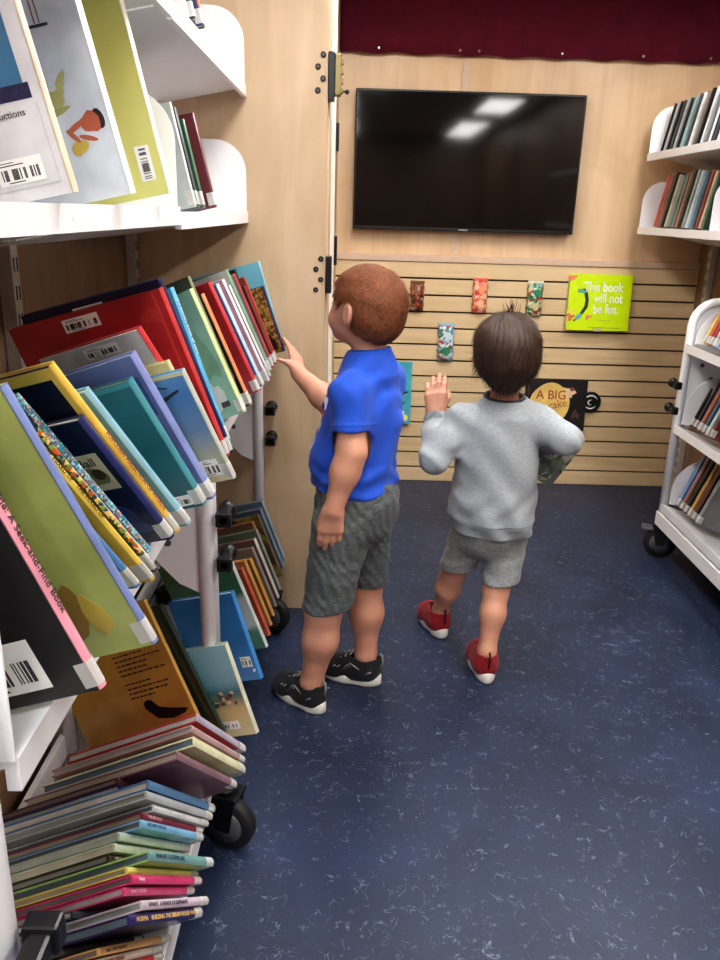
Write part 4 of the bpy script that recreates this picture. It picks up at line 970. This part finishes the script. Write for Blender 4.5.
def strands(name, obj_mesh, m, parent, c, u, f, n, ln, w, down, rr, lift=.0015, swirl=None, keep=None):
    """thin mesh hairs lying along the cap surface"""
    me = obj_mesh.data; vs = me.vertices; N = len(vs); bm_pts = []; faces = []
    idx = rr.integers(0, N, n)
    for i in idx:
        v = vs[int(i)]; nn = v.normal; p = v.co.copy()
        if keep is not None and not keep(np.array(p)): continue
        if swirl is not None:
            flow = (p-V(swirl)); flow = flow-nn*flow.dot(nn)
            if flow.length < 1e-5: continue
            flow = flow.normalized()*1.0+V(down)*.6
        else: flow = V(down)
        flow = flow-nn*flow.dot(nn)+V(rr.normal(0, .16, 3))
        flow = (flow-nn*flow.dot(nn)).normalized(); side = nn.cross(flow).normalized(); L = ln*(.6+.7*rr.random()); b0 = len(bm_pts)
        for k in range(4):
            t = k/3; q = p+flow*L*t+nn*(lift*math.sin(t*2.2)+.0004)-nn*(L*L*t*t*5.5); ww = w*(1-t*.85)
            bm_pts += [q-side*ww, q+side*ww]
        for k in range(3): a_ = b0+2*k; faces.append((a_, a_+1, a_+3, a_+2))
    m2 = bpy.data.meshes.new(name); m2.from_pydata([tuple(p_) for p_ in bm_pts], [], faces); m2.materials.append(m)
    for p_ in m2.polygons: p_.use_smooth = True
    o = bpy.data.objects.new(name, m2); COL.objects.link(o)
    if parent: o.parent = parent
    return o
def join(a, b_):
    bm = bmesh.new(); bm.from_mesh(a.data); bm.from_mesh(b_.data); bm.to_mesh(a.data); bm.free()
    for p_ in a.data.polygons: p_.use_smooth = True
    bpy.data.objects.remove(b_)
def cloth(name, c1, vary, stripes=None, scale=500, rough=.85, bump=.5, heather=0.):
    m, nt, b = new_mat(name); tc = nt.nodes.new('ShaderNodeTexCoord')
    n = nt.nodes.new('ShaderNodeTexNoise'); n.inputs['Scale'].default_value = 90 if heather else 14; n.inputs['Detail'].default_value = 6; n.inputs['Roughness'].default_value = .75
    mp = nt.nodes.new('ShaderNodeMapping'); mp.inputs['Scale'].default_value = (1, 1, 1.9) if heather else (1, 1, 1)
    lk(nt, tc.outputs['Object'], mp.inputs[0]); lk(nt, mp.outputs[0], n.inputs['Vector'])
    r = nt.nodes.new('ShaderNodeValToRGB'); r.color_ramp.elements[0].position = .36; r.color_ramp.elements[1].position = .64
    r.color_ramp.elements[0].color = [x*(1-vary) for x in c1]+[1]; r.color_ramp.elements[1].color = [x*(1+vary) for x in c1]+[1]
    lk(nt, n.outputs['Fac'], r.inputs['Fac']); lk(nt, r.outputs['Color'], b.inputs['Base Color']); b.inputs['Roughness'].default_value = rough; b.inputs['Sheen Weight'].default_value = .1
    n2 = nt.nodes.new('ShaderNodeTexNoise'); n2.inputs['Scale'].default_value = scale; lk(nt, tc.outputs['Object'], n2.inputs['Vector'])
    bp = nt.nodes.new('ShaderNodeBump'); bp.inputs['Strength'].default_value = bump; bp.inputs['Distance'].default_value = .001
    lk(nt, n2.outputs['Fac'], bp.inputs['Height']); lk(nt, bp.outputs['Normal'], b.inputs['Normal'])
    return m
def shoe(person, heel, d, L, upper, sole, lining, accents, zrot=0., lift=0., sc=1., K=1.1):
    """heel: back of the sole on the floor; d: direction to the toe"""
    d = V((d[0], d[1], 0)).normalized(); s_ = V((d.y, -d.x, 0)); up = V((0,0,1))
    t = empty('shoe', mtx=basis(heel, d, V((-d.y, d.x, 0)), up) @ Matrix.Diagonal((K, K, K*1.04, 1))); t.parent = person
    W = .036*sc
    # sole outline
    def outline(z, k=1.):
        o = []
        for i in range(28):
            a = 2*math.pi*i/28; cx = math.cos(a); sy = math.sin(a)
            x = L/2+(L/2+.003)*cx*(1 if k == 1 else k); wd = W*(.92+.16*(cx > -.1)*min(1, (cx+.1))+(-.12 if -.5 < cx < 0 else 0))
            o.append((x, wd*sy*k*(abs(math.cos(a))**.0), z))
        return o
    bm = bmesh.new(); rings = []
    for z, k in ((0, .94), (.006, 1.), (.018, 1.), (.024, .95)):
        rg = []
        for (x, y, zz) in outline(z, k):
            e = .006*max(0, (x-L*.75)/(L*.25))+(.008*max(0, (L*.12-x)/(L*.12)) if False else 0)
            rg.append(bm.verts.new((x, y, z+e*(1 if z < .01 else .6)+(.008*max(0, 1-x/(L*.35)) if z > .012 else 0))))
        rings.append(rg)
    for a_, c_ in zip(rings, rings[1:]):
        for k in range(28): bm.faces.new((a_[k], a_[(k+1) % 28], c_[(k+1) % 28], c_[k]))
    bm.faces.new(rings[0]); bm.faces.new(rings[-1])
    link('sole', bm, sole, t, smooth=True)
    F = SDF((-.02, -.06, .0), (L+.02, .06, .115), .0024)
    F.cap((.032, 0, .034), (.06, 0, .036), .029*sc, .031*sc, k=.02); F.cap((.06, 0, .034), (L-.038, 0, .026), .031*sc, .030*sc, k=.02)
    F.cap((L-.05, .008, .024), (L-.028, .002, .024), .028*sc, .0245*sc, k=.02)
    F.cap((.036, 0, .045), (.040, 0, .074), .030*sc, .031*sc, k=.015); F.cap((.075, 0, .05), (.105, 0, .038), .024*sc, .022*sc, k=.02)
    F.cap((.014, 0, .045), (.010, 0, .078), .012, .011, k=.012)
    X, Y, Z = F.full()
    F.a = np.maximum(F.a, (.014-Z+0*X+0*Y).astype(np.float32))
    top = (Z-(.072+.10*np.clip(.03-X, 0, 1)-.10*np.abs(0*X)+.05*np.clip(X-.06, -1, 1)*0)+0*Y).astype(np.float32)
    hollow = (F.a+.0048).copy()
    F.a = np.maximum(F.a, top)
    hc = np.maximum(-hollow, -(Z-.045+0*X+0*Y)); F.a = np.maximum(F.a, -np.maximum(hollow, (.045-Z)+0*X+0*Y)).astype(np.float32)
    F.mesh('upper', upper, t, 1)
    # laces and side marks
    bm = bmesh.new()
    for i in range(4):
        x = .078+i*.013; z = .075-.007*i; bx(bm, x-.003, x+.003, -.016, .016, z-.001+.0, z+.003, bev=.001)
    link('laces', bm, lining, t)
    for j, (pts, mm) in enumerate(accents):
        bm = bmesh.new()
        for sd in (-1, 1):
            for seg in pts:
                q = []
                for (x, z) in seg:
                    r0 = .031*sc if x < L-.05 else .029*sc; dz = max(-.95, min(.95, (z-.034)/r0)); yy = r0*math.sqrt(max(0, 1-dz*dz))+.0016
                    if z > .045: yy = .031*sc+.0012
                    q.append((x, sd*yy, z))
                tube(bm, q, .0019, 6)
        link('side_mark', bm, mm, t)
    bm = bmesh.new(); tube(bm, [(-.001, 0, .05), (-.005, 0, .066), (-.003, 0, .084), (.004, 0, .088)], .003, 8); link('pull_tab', bm, lining, t)
    return t
# ================= boy in the blue shirt
F1 = nrm((-.82, .57, 0)); L1 = nrm((-.57, -.82, 0)); U = A3(0, 0, 1)
B = SDF((-.30, 1.70, -.0), (.24, 2.36, 1.19), .0027)
hip = A3(.018, 1.918, .535); pel = A3(.022, 1.922, .60); chest = A3(.036, 1.925, .80); nb = A3(.046, 1.932, .957)
kneeL = A3(-.055, 1.845, .300); ankL = A3(-.083, 1.850, .085); kneeR = A3(.052, 2.005, .300); ankR = A3(.062, 1.990, .085)
hL = A3(-.015, 1.868, .52); hR = A3(.050, 1.972, .52)
hc1 = A3(.027, 1.938, 1.056); hf = nrm((-.80, .59, .12)); hl = nrm(np.cross(U, hf)); hu = np.cross(hf, hl)
# legs
for h_, k_, a_ in ((hL, kneeL, ankL), (hR, kneeR, ankR)):
    B.cap(h_, k_, .064, .0415, k=.03); cv = k_*.60+a_*.40-F1*.005; B.cap(k_, cv, .0415, .0405, k=.04); B.cap(cv, a_, .0405, .029, k=.04)
for a_, dd in ((ankL, nrm((-.73, .68, 0))), (ankR, nrm((-.93, .37, 0)))):
    B.cap(a_, a_+A3(0, 0, -.045), .026, .024, k=.02); B.cap(a_+A3(0, 0, -.05), a_+dd*.085+A3(0, 0, -.055), .021, .018, k=.02); B.ell(a_, (.028, .031, .02), (dd, np.cross(U, dd), U), k=.01)
# trunk
B.ell(pel-U*.03, (.088, .100, .085), (F1, L1, U), k=.04); B.ell(pel+U*.06+F1*.014, (.090, .095, .09), (F1, L1, U), k=.04)
B.ell(chest, (.080, .098, .115), (F1, L1, U), k=.04); B.cap(chest+U*.062+L1*.055, chest+U*.062-L1*.055, .034, k=.03)
# left arm hanging, right arm reaching
shL = chest+U*.066+L1*.093-F1*.020; elL = A3(.006, 1.806, .735); wrL = A3(-.034, 1.790, .594)
shR = chest+U*.066-L1*.100+F1*.0; elR = A3(-.040, 2.110, .765); wrR = A3(-.146, 2.215, .838)
B.cap(shL, elL, .037, .0315, k=.03); B.cap(elL, elL*.65+wrL*.35, .0315, .031, k=.03); B.cap(elL*.65+wrL*.35, wrL, .031, .0235, k=.03)
B.cap(shR, elR, .042, .034, k=.03); B.cap(elR, elR*.65+wrR*.35, .034, .033, k=.02); B.cap(elR*.65+wrR*.35, wrR, .033, .0225, k=.02)
hand(B, wrL, (-.12, .0, -1), nrm((.1, .95, -.15)), nrm((-1, .1, .1)), [(.20,.35,.25),(.15,.3,.25),(.18,.35,.25),(.25,.4,.3)], r=.0070, sc=1.08, spread=.0058,
     th=(A3(-.45, .35, -.85), A3(-.1, .45, -.95)))
hd = nrm((-.20, .42, .88))
hand(B, wrR, hd, nrm((-.86, .42, .1)), nrm((-.50, -.80, .30)), [(.15,.25,.2),(.25,.5,.3),(.35,.6,.4),(.45,.7,.4)], r=.0066, sc=.95, spread=.005,
     th=(nrm((-.78, -.15, .55)), nrm((-.9, .0, .30))))
head(B, hc1, hf, hl, hu, nb-U*.01, .038)
body1 = B.mesh('person', skin, None, 1)
tag(body1, 'boy in a blue t-shirt and grey shorts touching a book on the cart', 'person')
face_bits(body1, hc1, hf, hl, hu)
# hair: close-cropped red brown
H = SDF(hc1-.13, hc1+.13, .0025)
H.ell(hc1+hu*.016-hf*.015, (.0965, .0765, .0845), (hf, hl, hu), k=.01); H.ell(hc1-hf*.044-hu*.028, (.054, .060, .048), (hf, hl, hu), k=.03)
X, Y, Z = H.full(); u_ = [(X-hc1[0])*a[0]+(Y-hc1[1])*a[1]+(Z-hc1[2])*a[2] for a in (hf, hl, hu)]
front = (u_[0]-.022-.85*u_[2])*.76+.002*np.sin(u_[1]*160)     # face side
line = np.maximum(front, (-.040+.42*np.minimum(u_[0], .03))-u_[2]+.0015*np.sin(u_[1]*190))
ear = -(np.sqrt(((u_[0]-.004)/.024)**2+((u_[2]+.016)/.034)**2)-1)*.02-(np.abs(u_[1]) < .045)*.1
H.a = np.maximum(np.maximum(H.a, line), ear).astype(np.float32); H.a += (.0012*wr_noise(X, Y, Z, 3.)).astype(np.float32)
hm1 = mat('hair_auburn', S(134,80,50), .68, vary=.3, scale=110, bump=.5, bscale=420)
cap1 = H.mesh('hair', hm1, body1, 1)
st = strands('hair_strands', cap1, hm1, body1, hc1, hu, hf, 15000, .015, .0006, (-hf*.2-hu*.9), rng, .0028, swirl=hc1+hu*.10-hf*.045)
join(cap1, st)
# t-shirt
blue = cloth('blue_jersey', S(34,84,196), .10); pr_ = speckle('chest_print', [(236,236,240), (230,230,236), (200,40,60), (236,236,240), (34,84,196)], 38, 0)
cutL = (shL*.50+elL*.50+nrm(elL-shL)*.020, nrm(elL-shL)); cutR = (shR*.5+elR*.5+nrm(elR-shR)*.020, nrm(elR-shR))
def shirt1(grow, cut):
    T = SDF((-.18, 1.74, .56), (.24, 2.18, 1.02), .003)
    T.ell(pel+U*.085+F1*.016, (.104+grow, .110+grow, .105), (F1, L1, U), k=.04); T.ell(chest-U*.01+F1*.004, (.096+grow, .110+grow, .13), (F1, L1, U), k=.04)
    T.ell(pel+U*.02+F1*.006, (.104+grow, .112+grow, .08), (F1, L1, U), k=.03)
    for q_ in (shL, shR): T.cap(chest+U*.118, q_-U*.004, .040+grow, .043+grow, k=.035)
    T.cap(nb-U*.002, nb-U*.055, .045+grow, .070+grow, k=.04)
    for sh, el, c in ((shL, elL, cutL), (shR, elR, cutR)):
        T.cap(sh, el, .043+grow, .045+grow, k=.03, cut=c if cut else None)
    return T
T = shirt1(0, True); T0 = shirt1(0, False)
X, Y, Z = T.full(); fold = wr_noise(X, Y, Z)
low = np.clip((.70-Z)/.10, 0, 1)
dsp = .0034*fold+.0044*low*np.sin(Z*135+X*55+2.6*np.sin(X*20+Y*25)+2*fold)+.0022*np.sin(Z*60-X*75+2*np.sin(Y*30+Z*22))+.0016*np.clip((Z-.8)*6, 0, 1)*np.sin((X+Y)*60+Z*70+2*fold)
for sh, el, c in ((shL, elL, cutL), (shR, elR, cutR)):     # sleeve hem stitch
    s_ = (X-c[0][0])*c[1][0]+(Y-c[0][1])*c[1][1]+(Z-c[0][2])*c[1][2]; 
    rr_ = np.sqrt(np.maximum((X-c[0][0])**2+(Y-c[0][1])**2+(Z-c[0][2])**2-s_**2, 0)); dsp = dsp-.0022*np.exp(-((s_+.016)/.0022)**2)*(rr_ < .058)
T.a = (T.a+dsp).astype(np.float32); inner = T0.a+dsp+.0062
T.a = np.maximum(T.a, -inner).astype(np.float32)
hz = .614+.010*np.sin(X*28+Y*16)
T.a = np.maximum(T.a, hz-Z).astype(np.float32)                            # hem
nn = nrm(U*.98+F1*.12); T.plane(nb+U*.000, nn)
shirt = T.mesh('t_shirt', [blue, pr_], body1, 1)
for p_ in shirt.data.polygons:
    q = np.array(p_.center)-chest; f_, l_, z_ = q@F1, q@L1, q[2]
    if f_ > .018 and abs(l_) < .090 and -.155 < z_ < .045: p_.material_index = 1
bm = bmesh.new(); n = 36; pts = []
na = nrm(np.cross(nn, L1)); nbv = np.cross(nn, na)
for i in range(n+1):
    a = 2*math.pi*i/n; pts.append(nb-U*.0005+(na*math.cos(a)+nbv*math.sin(a))*.0465)
tube(bm, pts, .0042, 8, cap=False); link('neckband', bm, blue, shirt)
# shorts
grey = cloth('charcoal_heather', S(88,93,94), .42, scale=300, heather=1)
def shorts(lo, hi, waist, wc, legs, Ff, Ll, zw, th, disp=.0035, zt=None, pl_=.0010):
    def mk():
        S_ = SDF(lo, hi, .003)
        S_.ell(wc[0], wc[1], (Ff, Ll, U), k=.03); S_.ell(waist[0], waist[1], (Ff, Ll, U), k=.03)
        for (a, b_, r1, r2, c) in legs: S_.cap(a, b_, r1, r2, k=.018)
        return S_
    S_ = mk(); X, Y, Z = S_.full(); fo = wr_noise(X, Y, Z, 1.15)
    S_.a = (S_.a+disp*fo+disp*.28*np.sin(Z*120+3*np.sin(X*26-Y*20)+3*fo)+pl_*np.sin(X*260+Z*130+4*fo)).astype(np.float32)
    inn = S_.a+.0062
    S_.a = np.maximum(S_.a, -inn)
    for (a, b_, r1, r2, c) in legs:
        n_ = nrm(np.array(b_)-np.array(a)*1.) if c[1] is None else c[1]
        m_ = c[2]; 
        pl = (X-c[0][0])*n_[0]+(Y-c[0][1])*n_[1]+(Z-c[0][2])*n_[2]
        near = ((X-c[0][0])*m_[0]+(Y-c[0][1])*m_[1]) > c[3]
        S_.a = np.where(near, np.maximum(S_.a, pl), S_.a)
    S_.a = np.maximum(S_.a, Z-zw).astype(np.float32)
    return S_
md = (hL+hR)/2; sL = nrm(kneeL-kneeR); sL[2] = 0
S1 = shorts((-.20, 1.74, .20), (.21, 2.12, .68), (pel, (.101, .108, .09)), (pel-U*.05-F1*.004, (.104, .110, .10)),
    [(hL, kneeL+A3(-.004, 0, -.07), .074, .061, (A3(*(kneeL*.5+kneeR*.5))+U*.012, nrm((.10, 0, -1)), sL, 0)),
     (hR, kneeR+A3(0, 0, -.05), .074, .060, (A3(*(kneeL*.5+kneeR*.5))+U*.018, nrm((-.1, 0, -1)), -sL, 0))], F1, L1, .645, .0042)
S1.mesh('shorts', grey, body1, 1)
wh = mat('shoe_white', S(222,222,214), .5, bump=.3, bscale=120); bk = cloth('black_mesh', S(28,28,32), .2, scale=900); gy = mat('silver_mark', S(150,152,154), .35, metal=.3)
marks = [([[(.045,.05),(.072,.062),(.085,.040)], [(.055,.044),(.080,.056),(.094,.036)], [(.10,.05),(.125,.030)], [(.112,.048),(.137,.028)], [(.015,.05),(.03,.04)]], gy)]
shoe(body1, (-.050, 1.822, 0), (-.73, .68), .172, bk, wh, gy, marks)
shoe(body1, (.104, 1.966, 0), (-.93, .37), .172, bk, wh, gy, marks)
for a_ in (ankR,):
    bm = bmesh.new(); tube(bm, [a_+A3(0,0,-.035), a_+A3(0,0,-.016), a_+A3(0,0,-.010)], [.029, .0285, .0275], 20); link('sock', bm, mat('white_sock', S(226,224,220), .9, bump=.4), body1)

# ================= boy in the grey sweatshirt
F2 = nrm((.10, .995, 0)); L2 = nrm((-.995, .10, 0))
hp = A3(.408, 2.13, .42); ch = A3(.414, 2.125, .665); nb2 = A3(.418, 2.130, .800)
B = SDF((.14, 1.93, 0), (.74, 2.50, 1.05), .0027)
kL = A3(.325, 2.215, .235); aL = A3(.302, 2.272, .080); kR = A3(.434, 2.085, .250); aR = A3(.410, 2.020, .085)
jL = A3(.352, 2.145, .40); jR = A3(.462, 2.125, .40)
for h_, k_, a_ in ((jL, kL, aL), (jR, kR, aR)):
    B.cap(h_, k_, .044, .0335, k=.02); cv = k_*.62+a_*.38-F2*.006; B.cap(k_, cv, .0335, .0325, k=.03); B.cap(cv, a_, .0325, .0235, k=.03)
for a_, dd in ((aL, nrm((-.12, .99, 0))), (aR, nrm((.05, 1, 0)))):
    B.cap(a_, a_+A3(0, 0, -.035), .0235, .021, k=.02); B.cap(a_+A3(0, 0, -.042), a_+dd*.075+A3(0, 0, -.047), .019, .016, k=.02)
B.ell(hp+U*.03, (.062, .078, .075), (F2, L2, U), k=.04); B.ell((hp+ch)/2, (.078, .090, .12), (F2, L2, U), k=.04); B.ell(ch, (.074, .094, .11), (F2, L2, U), k=.04)
B.cap(ch+U*.065-L2*.06, ch+U*.065+L2*.06, .042, k=.04)
s2L = ch+U*.072+L2*.100; e2L = A3(.232, 2.085, .640); w2L = A3(.240, 2.195, .738)
s2R = ch+U*.072-L2*.100; e2R = A3(.584, 2.075, .705); w2R = A3(.560, 2.225, .650)
B.cap(s2L, e2L, .037, .031, k=.03); B.cap(e2L, w2L, .030, .021, k=.02); B.cap(s2R, e2R, .037, .031, k=.03); B.cap(e2R, w2R, .030, .021, k=.02)
hand(B, w2L, nrm((-.02, .12, 1)), nrm((.12, 1, -.1)), nrm((1, -.05, .1)), [(.35,.5,.3),(.3,.5,.3),(.35,.5,.3),(.4,.6,.3)], r=.0068, sc=1.10, spread=.0068,
     th=(nrm((.55, .5, .7)), nrm((.1, .7, .7))))
hand(B, w2R, nrm((-.45, .45, -.75)), nrm((-.85, -.1, .5)), nrm((.1, .9, .4)), [(.4,.6,.4),(.4,.6,.4),(.45,.7,.4),(.5,.7,.4)], r=.0062, sc=.92)
h2 = A3(.410, 2.112, .932); g_f = nrm((.05, .97, -.16)); g_l = nrm(np.cross(U, g_f)); g_u = np.cross(g_f, g_l)
head(B, h2, g_f, g_l, g_u, nb2, .034)
body2 = B.mesh('person', skin, None, 1)
tag(body2, 'boy in a grey sweatshirt seen from behind, walking with one hand raised', 'person')
face_bits(body2, h2, g_f, g_l, g_u)
H = SDF(h2-.14, h2+.14, .0026)
H.ell(h2+g_u*.014-g_f*.010, (.100, .0865, .090), (g_f, g_l, g_u), k=.01); H.ell(h2-g_f*.026-g_u*.030, (.070, .074, .058), (g_f, g_l, g_u), k=.03)
H.ell(h2-g_f*.040-g_u*.070, (.036, .040, .034), (g_f, g_l, g_u), k=.025); H.ell(h2+g_f*.055+g_u*.055, (.045, .06, .035), (g_f, g_l, g_u), k=.02)
X, Y, Z = H.full(); u_ = [(X-h2[0])*a[0]+(Y-h2[1])*a[1]+(Z-h2[2])*a[2] for a in (g_f, g_l, g_u)]
line = np.maximum((u_[0]-.040)*.85+(-.005-u_[2])*.5, -.098-u_[2]+.004*np.sin(u_[1]*230)+.25*np.abs(u_[1]))
ear = -(np.sqrt(((u_[0]-.006)/.020)**2+((u_[2]+.028)/.022)**2)-1)*.02-(np.abs(u_[1]) < .05)*.1
H.a = np.maximum(np.maximum(H.a, line), ear).astype(np.float32); H.a += (.0022*wr_noise(X, Y, Z, 2.2)+.0012*np.sin(np.arctan2(u_[1], -u_[0])*46+3*np.sin(u_[2]*40))).astype(np.float32)
hm2 = mat('hair_dark_brown', S(74,55,43), .42, vary=.35, scale=60, bump=.5, bscale=420)
cap2 = H.mesh('hair', hm2, body2, 1)
crown = h2+g_u*.105-g_f*.035
st = strands('hair_strands', cap2, hm2, body2, h2, g_u, g_f, 9000, .038, .0006, -U, rng, .0025, swirl=crown)
join(cap2, st)
bm = bmesh.new()
for i in range(26):
    p = crown-g_u*.012+A3(*rng.normal(0, .007, 3)); q = p+A3(rng.normal(-.004, .009), rng.normal(0, .006), .020+rng.random()*.014)
    tube(bm, [p, (p+q)/2+A3(.002, 0, .001), q], [.0009, .0007, .0002], 4)
tf = link('tuft', bm, hm2, cap2)
# sweatshirt
sw = cloth('grey_marl_fleece', S(160,166,170), .12, scale=420, heather=1)
c2L = (w2L-nrm(w2L-e2L)*.012, nrm(w2L-e2L)); c2R = (w2R-nrm(w2R-e2R)*.012, nrm(w2R-e2R))
def sweat(cut):
    T = SDF((.15, 1.97, .30), (.70, 2.30, .84), .003)
    T.ell(hp+U*.060-L2*.006, (.100, .118, .12), (F2, L2, U), k=.04); T.ell(hp+U*.004-L2*.004, (.106, .120, .13), (F2, L2, U), k=.02); T.ell((hp+ch)/2+U*.02, (.100, .116, .13), (F2, L2, U), k=.04); T.ell(ch, (.092, .110, .12), (F2, L2, U), k=.04)
    [T.cap(ch+U*.092, q_-U*.004, .042, .046, k=.03) for q_ in (s2L, s2R)]; T.cap(nb2+U*.006, nb2-U*.040, .051, .078, k=.04)
    for s_, e_, w_, c in ((s2L, e2L, w2L, c2L), (s2R, e2R, w2R, c2R)):
        T.cap(s_, e_, .048, .040, k=.025); T.cap(e_, w_, .040, .030, k=.015, cut=c if cut else None)
    return T
T = sweat(True); T0 = sweat(False); X, Y, Z = T.full(); fold = wr_noise(X, Y, Z, .8)
arm = np.clip((.36-X)/.08, 0, 1)+np.clip((X-.50)/.08, 0, 1)
dsp = .0044*fold+.0024*np.sin(Z*48+X*38+2*np.sin(Y*28+X*15))+.0018*arm*np.sin(Z*110+X*60+2.5*np.sin(Y*40+X*30))+.0028*np.clip((.6-Z)*8, 0, 1)*np.sin(X*70+3*np.sin(Z*30))
rib = np.exp(-((Z-.455)/.0055)**2)*((X > .27) & (X < .56))
dsp = dsp-.003*np.exp(-((Z-.462)/.014)**2)+.0*((Z < .453) & (X > .27))*1.0
T.a = (T.a+dsp).astype(np.float32); inner = T0.a+dsp+.0064; T.a = np.maximum(T.a, -inner).astype(np.float32)
shell = T.a.copy(); zb_ = .424-.009*(X-.41); zt_ = zb_+.038
T.a = np.maximum(T.a, zt_-.001-Z).astype(np.float32)
nn2 = nrm(U*.99-F2*.10); T.plane(nb2+U*.007, nn2)
sws = T.mesh('sweatshirt', sw, body2, 1)
T2 = SDF((.15, 1.97, .30), (.70, 2.30, .84), .003)
T2.a = np.maximum(np.maximum(np.maximum(inner-.0064+.0008, -(inner-.0064+.0090)), zb_-Z), Z-zt_).astype(np.float32)
T2.a = np.maximum(T2.a, -(X-.285)).astype(np.float32)
T2.mesh('hem_band', cloth('grey_rib_knit', S(146,152,156), .10, scale=500, heather=1), sws, 0)
bm = bmesh.new(); pts = []; na = nrm(np.cross(nn2, L2)); nbv = np.cross(nn2, na)
for i in range(37):
    a = 2*math.pi*i/36; pts.append(nb2+U*.0065+(na*math.cos(a)+nbv*math.sin(a))*.0515)
tube(bm, pts, .0055, 8, cap=False); link('neckband', bm, cloth('dark_marl', S(60,64,68), .1), sws)
for (c, nv) in (c2L, c2R):
    bm = bmesh.new(); tube(bm, [c-nv*.022, c-nv*.010, c+nv*.002], [.0335, .0325, .0300], 24, cap=False); bmesh.ops.solidify(bm, geom=bm.faces[:], thickness=.002); link('cuff', bm, sw, sws, smooth=True)
g2_ = cloth('grey_sweat_short', S(142,146,146), .26, scale=400, heather=1); sL2 = A3(-1, .0, 0)
mid = (kL+kR)/2
S2 = shorts((.22, 1.98, .18), (.58, 2.30, .52), (hp+U*.02, (.085, .098, .06)), (hp-U*.01, (.084, .100, .085)),
    [(jL, kL+A3(.004, 0, -.03), .054, .054, (A3(.34, 2.2, .268), nrm((.10, -.1, -1)), A3(-1, 0, 0), -.052)),
     (jR, kR+A3(0.002, 0, -.03), .056, .058, (A3(.44, 2.1, .276), nrm((.04, 0, -1)), A3(1, 0, 0), -.052))], F2, L2, .455, .006, .0036, pl_=0)
S2.mesh('shorts', g2_, body2, 1)
red = cloth('red_mesh', S(150,22,34), .2, scale=900); w2 = mat('shoe_pale_sole', S(232,226,220), .5); dk = mat('dark_wine_trim', S(70,18,28), .6)
mk2 = [([[(.05,.05),(.075,.035)], [(.062,.052),(.088,.034)], [(.12,.03),(.14,.028)]], dk)]
shoe(body2, (.412, 1.980, 0), (-.05, 1), .160, red, w2, dk, mk2, sc=1.0)
shoe(body2, (.312, 2.232, 0), (-.26, .96), .158, red, w2, dk, mk2, sc=1.0)
# book under the second boy's arm
x_ = nrm((.50, -.10, .85)); z_ = nrm(np.cross(x_, (0, 1, 0)))*-1; y_ = np.cross(z_, x_)
hb = empty('book', mtx=basis((.548, 2.225, .548), V(x_), V(y_), V(z_)), label='grey green book held under the right arm of the boy in grey', cat='book')
bm = bmesh.new(); bx(bm, 0, .14, 0, .002, -.05, .05); bx(bm, 0, .14, .012, .014, -.05, .05); bx(bm, .137, .14, .002, .012, -.05, .05)
link('cover', bm, speckle('greygreen_print', [(90,100,84), (120,126,110), (60,70,62), (140,140,126), (80,84,78)], 60), hb)
box('pages', .002, .136, .002, .012, -.048, .048, M['page'], hb)
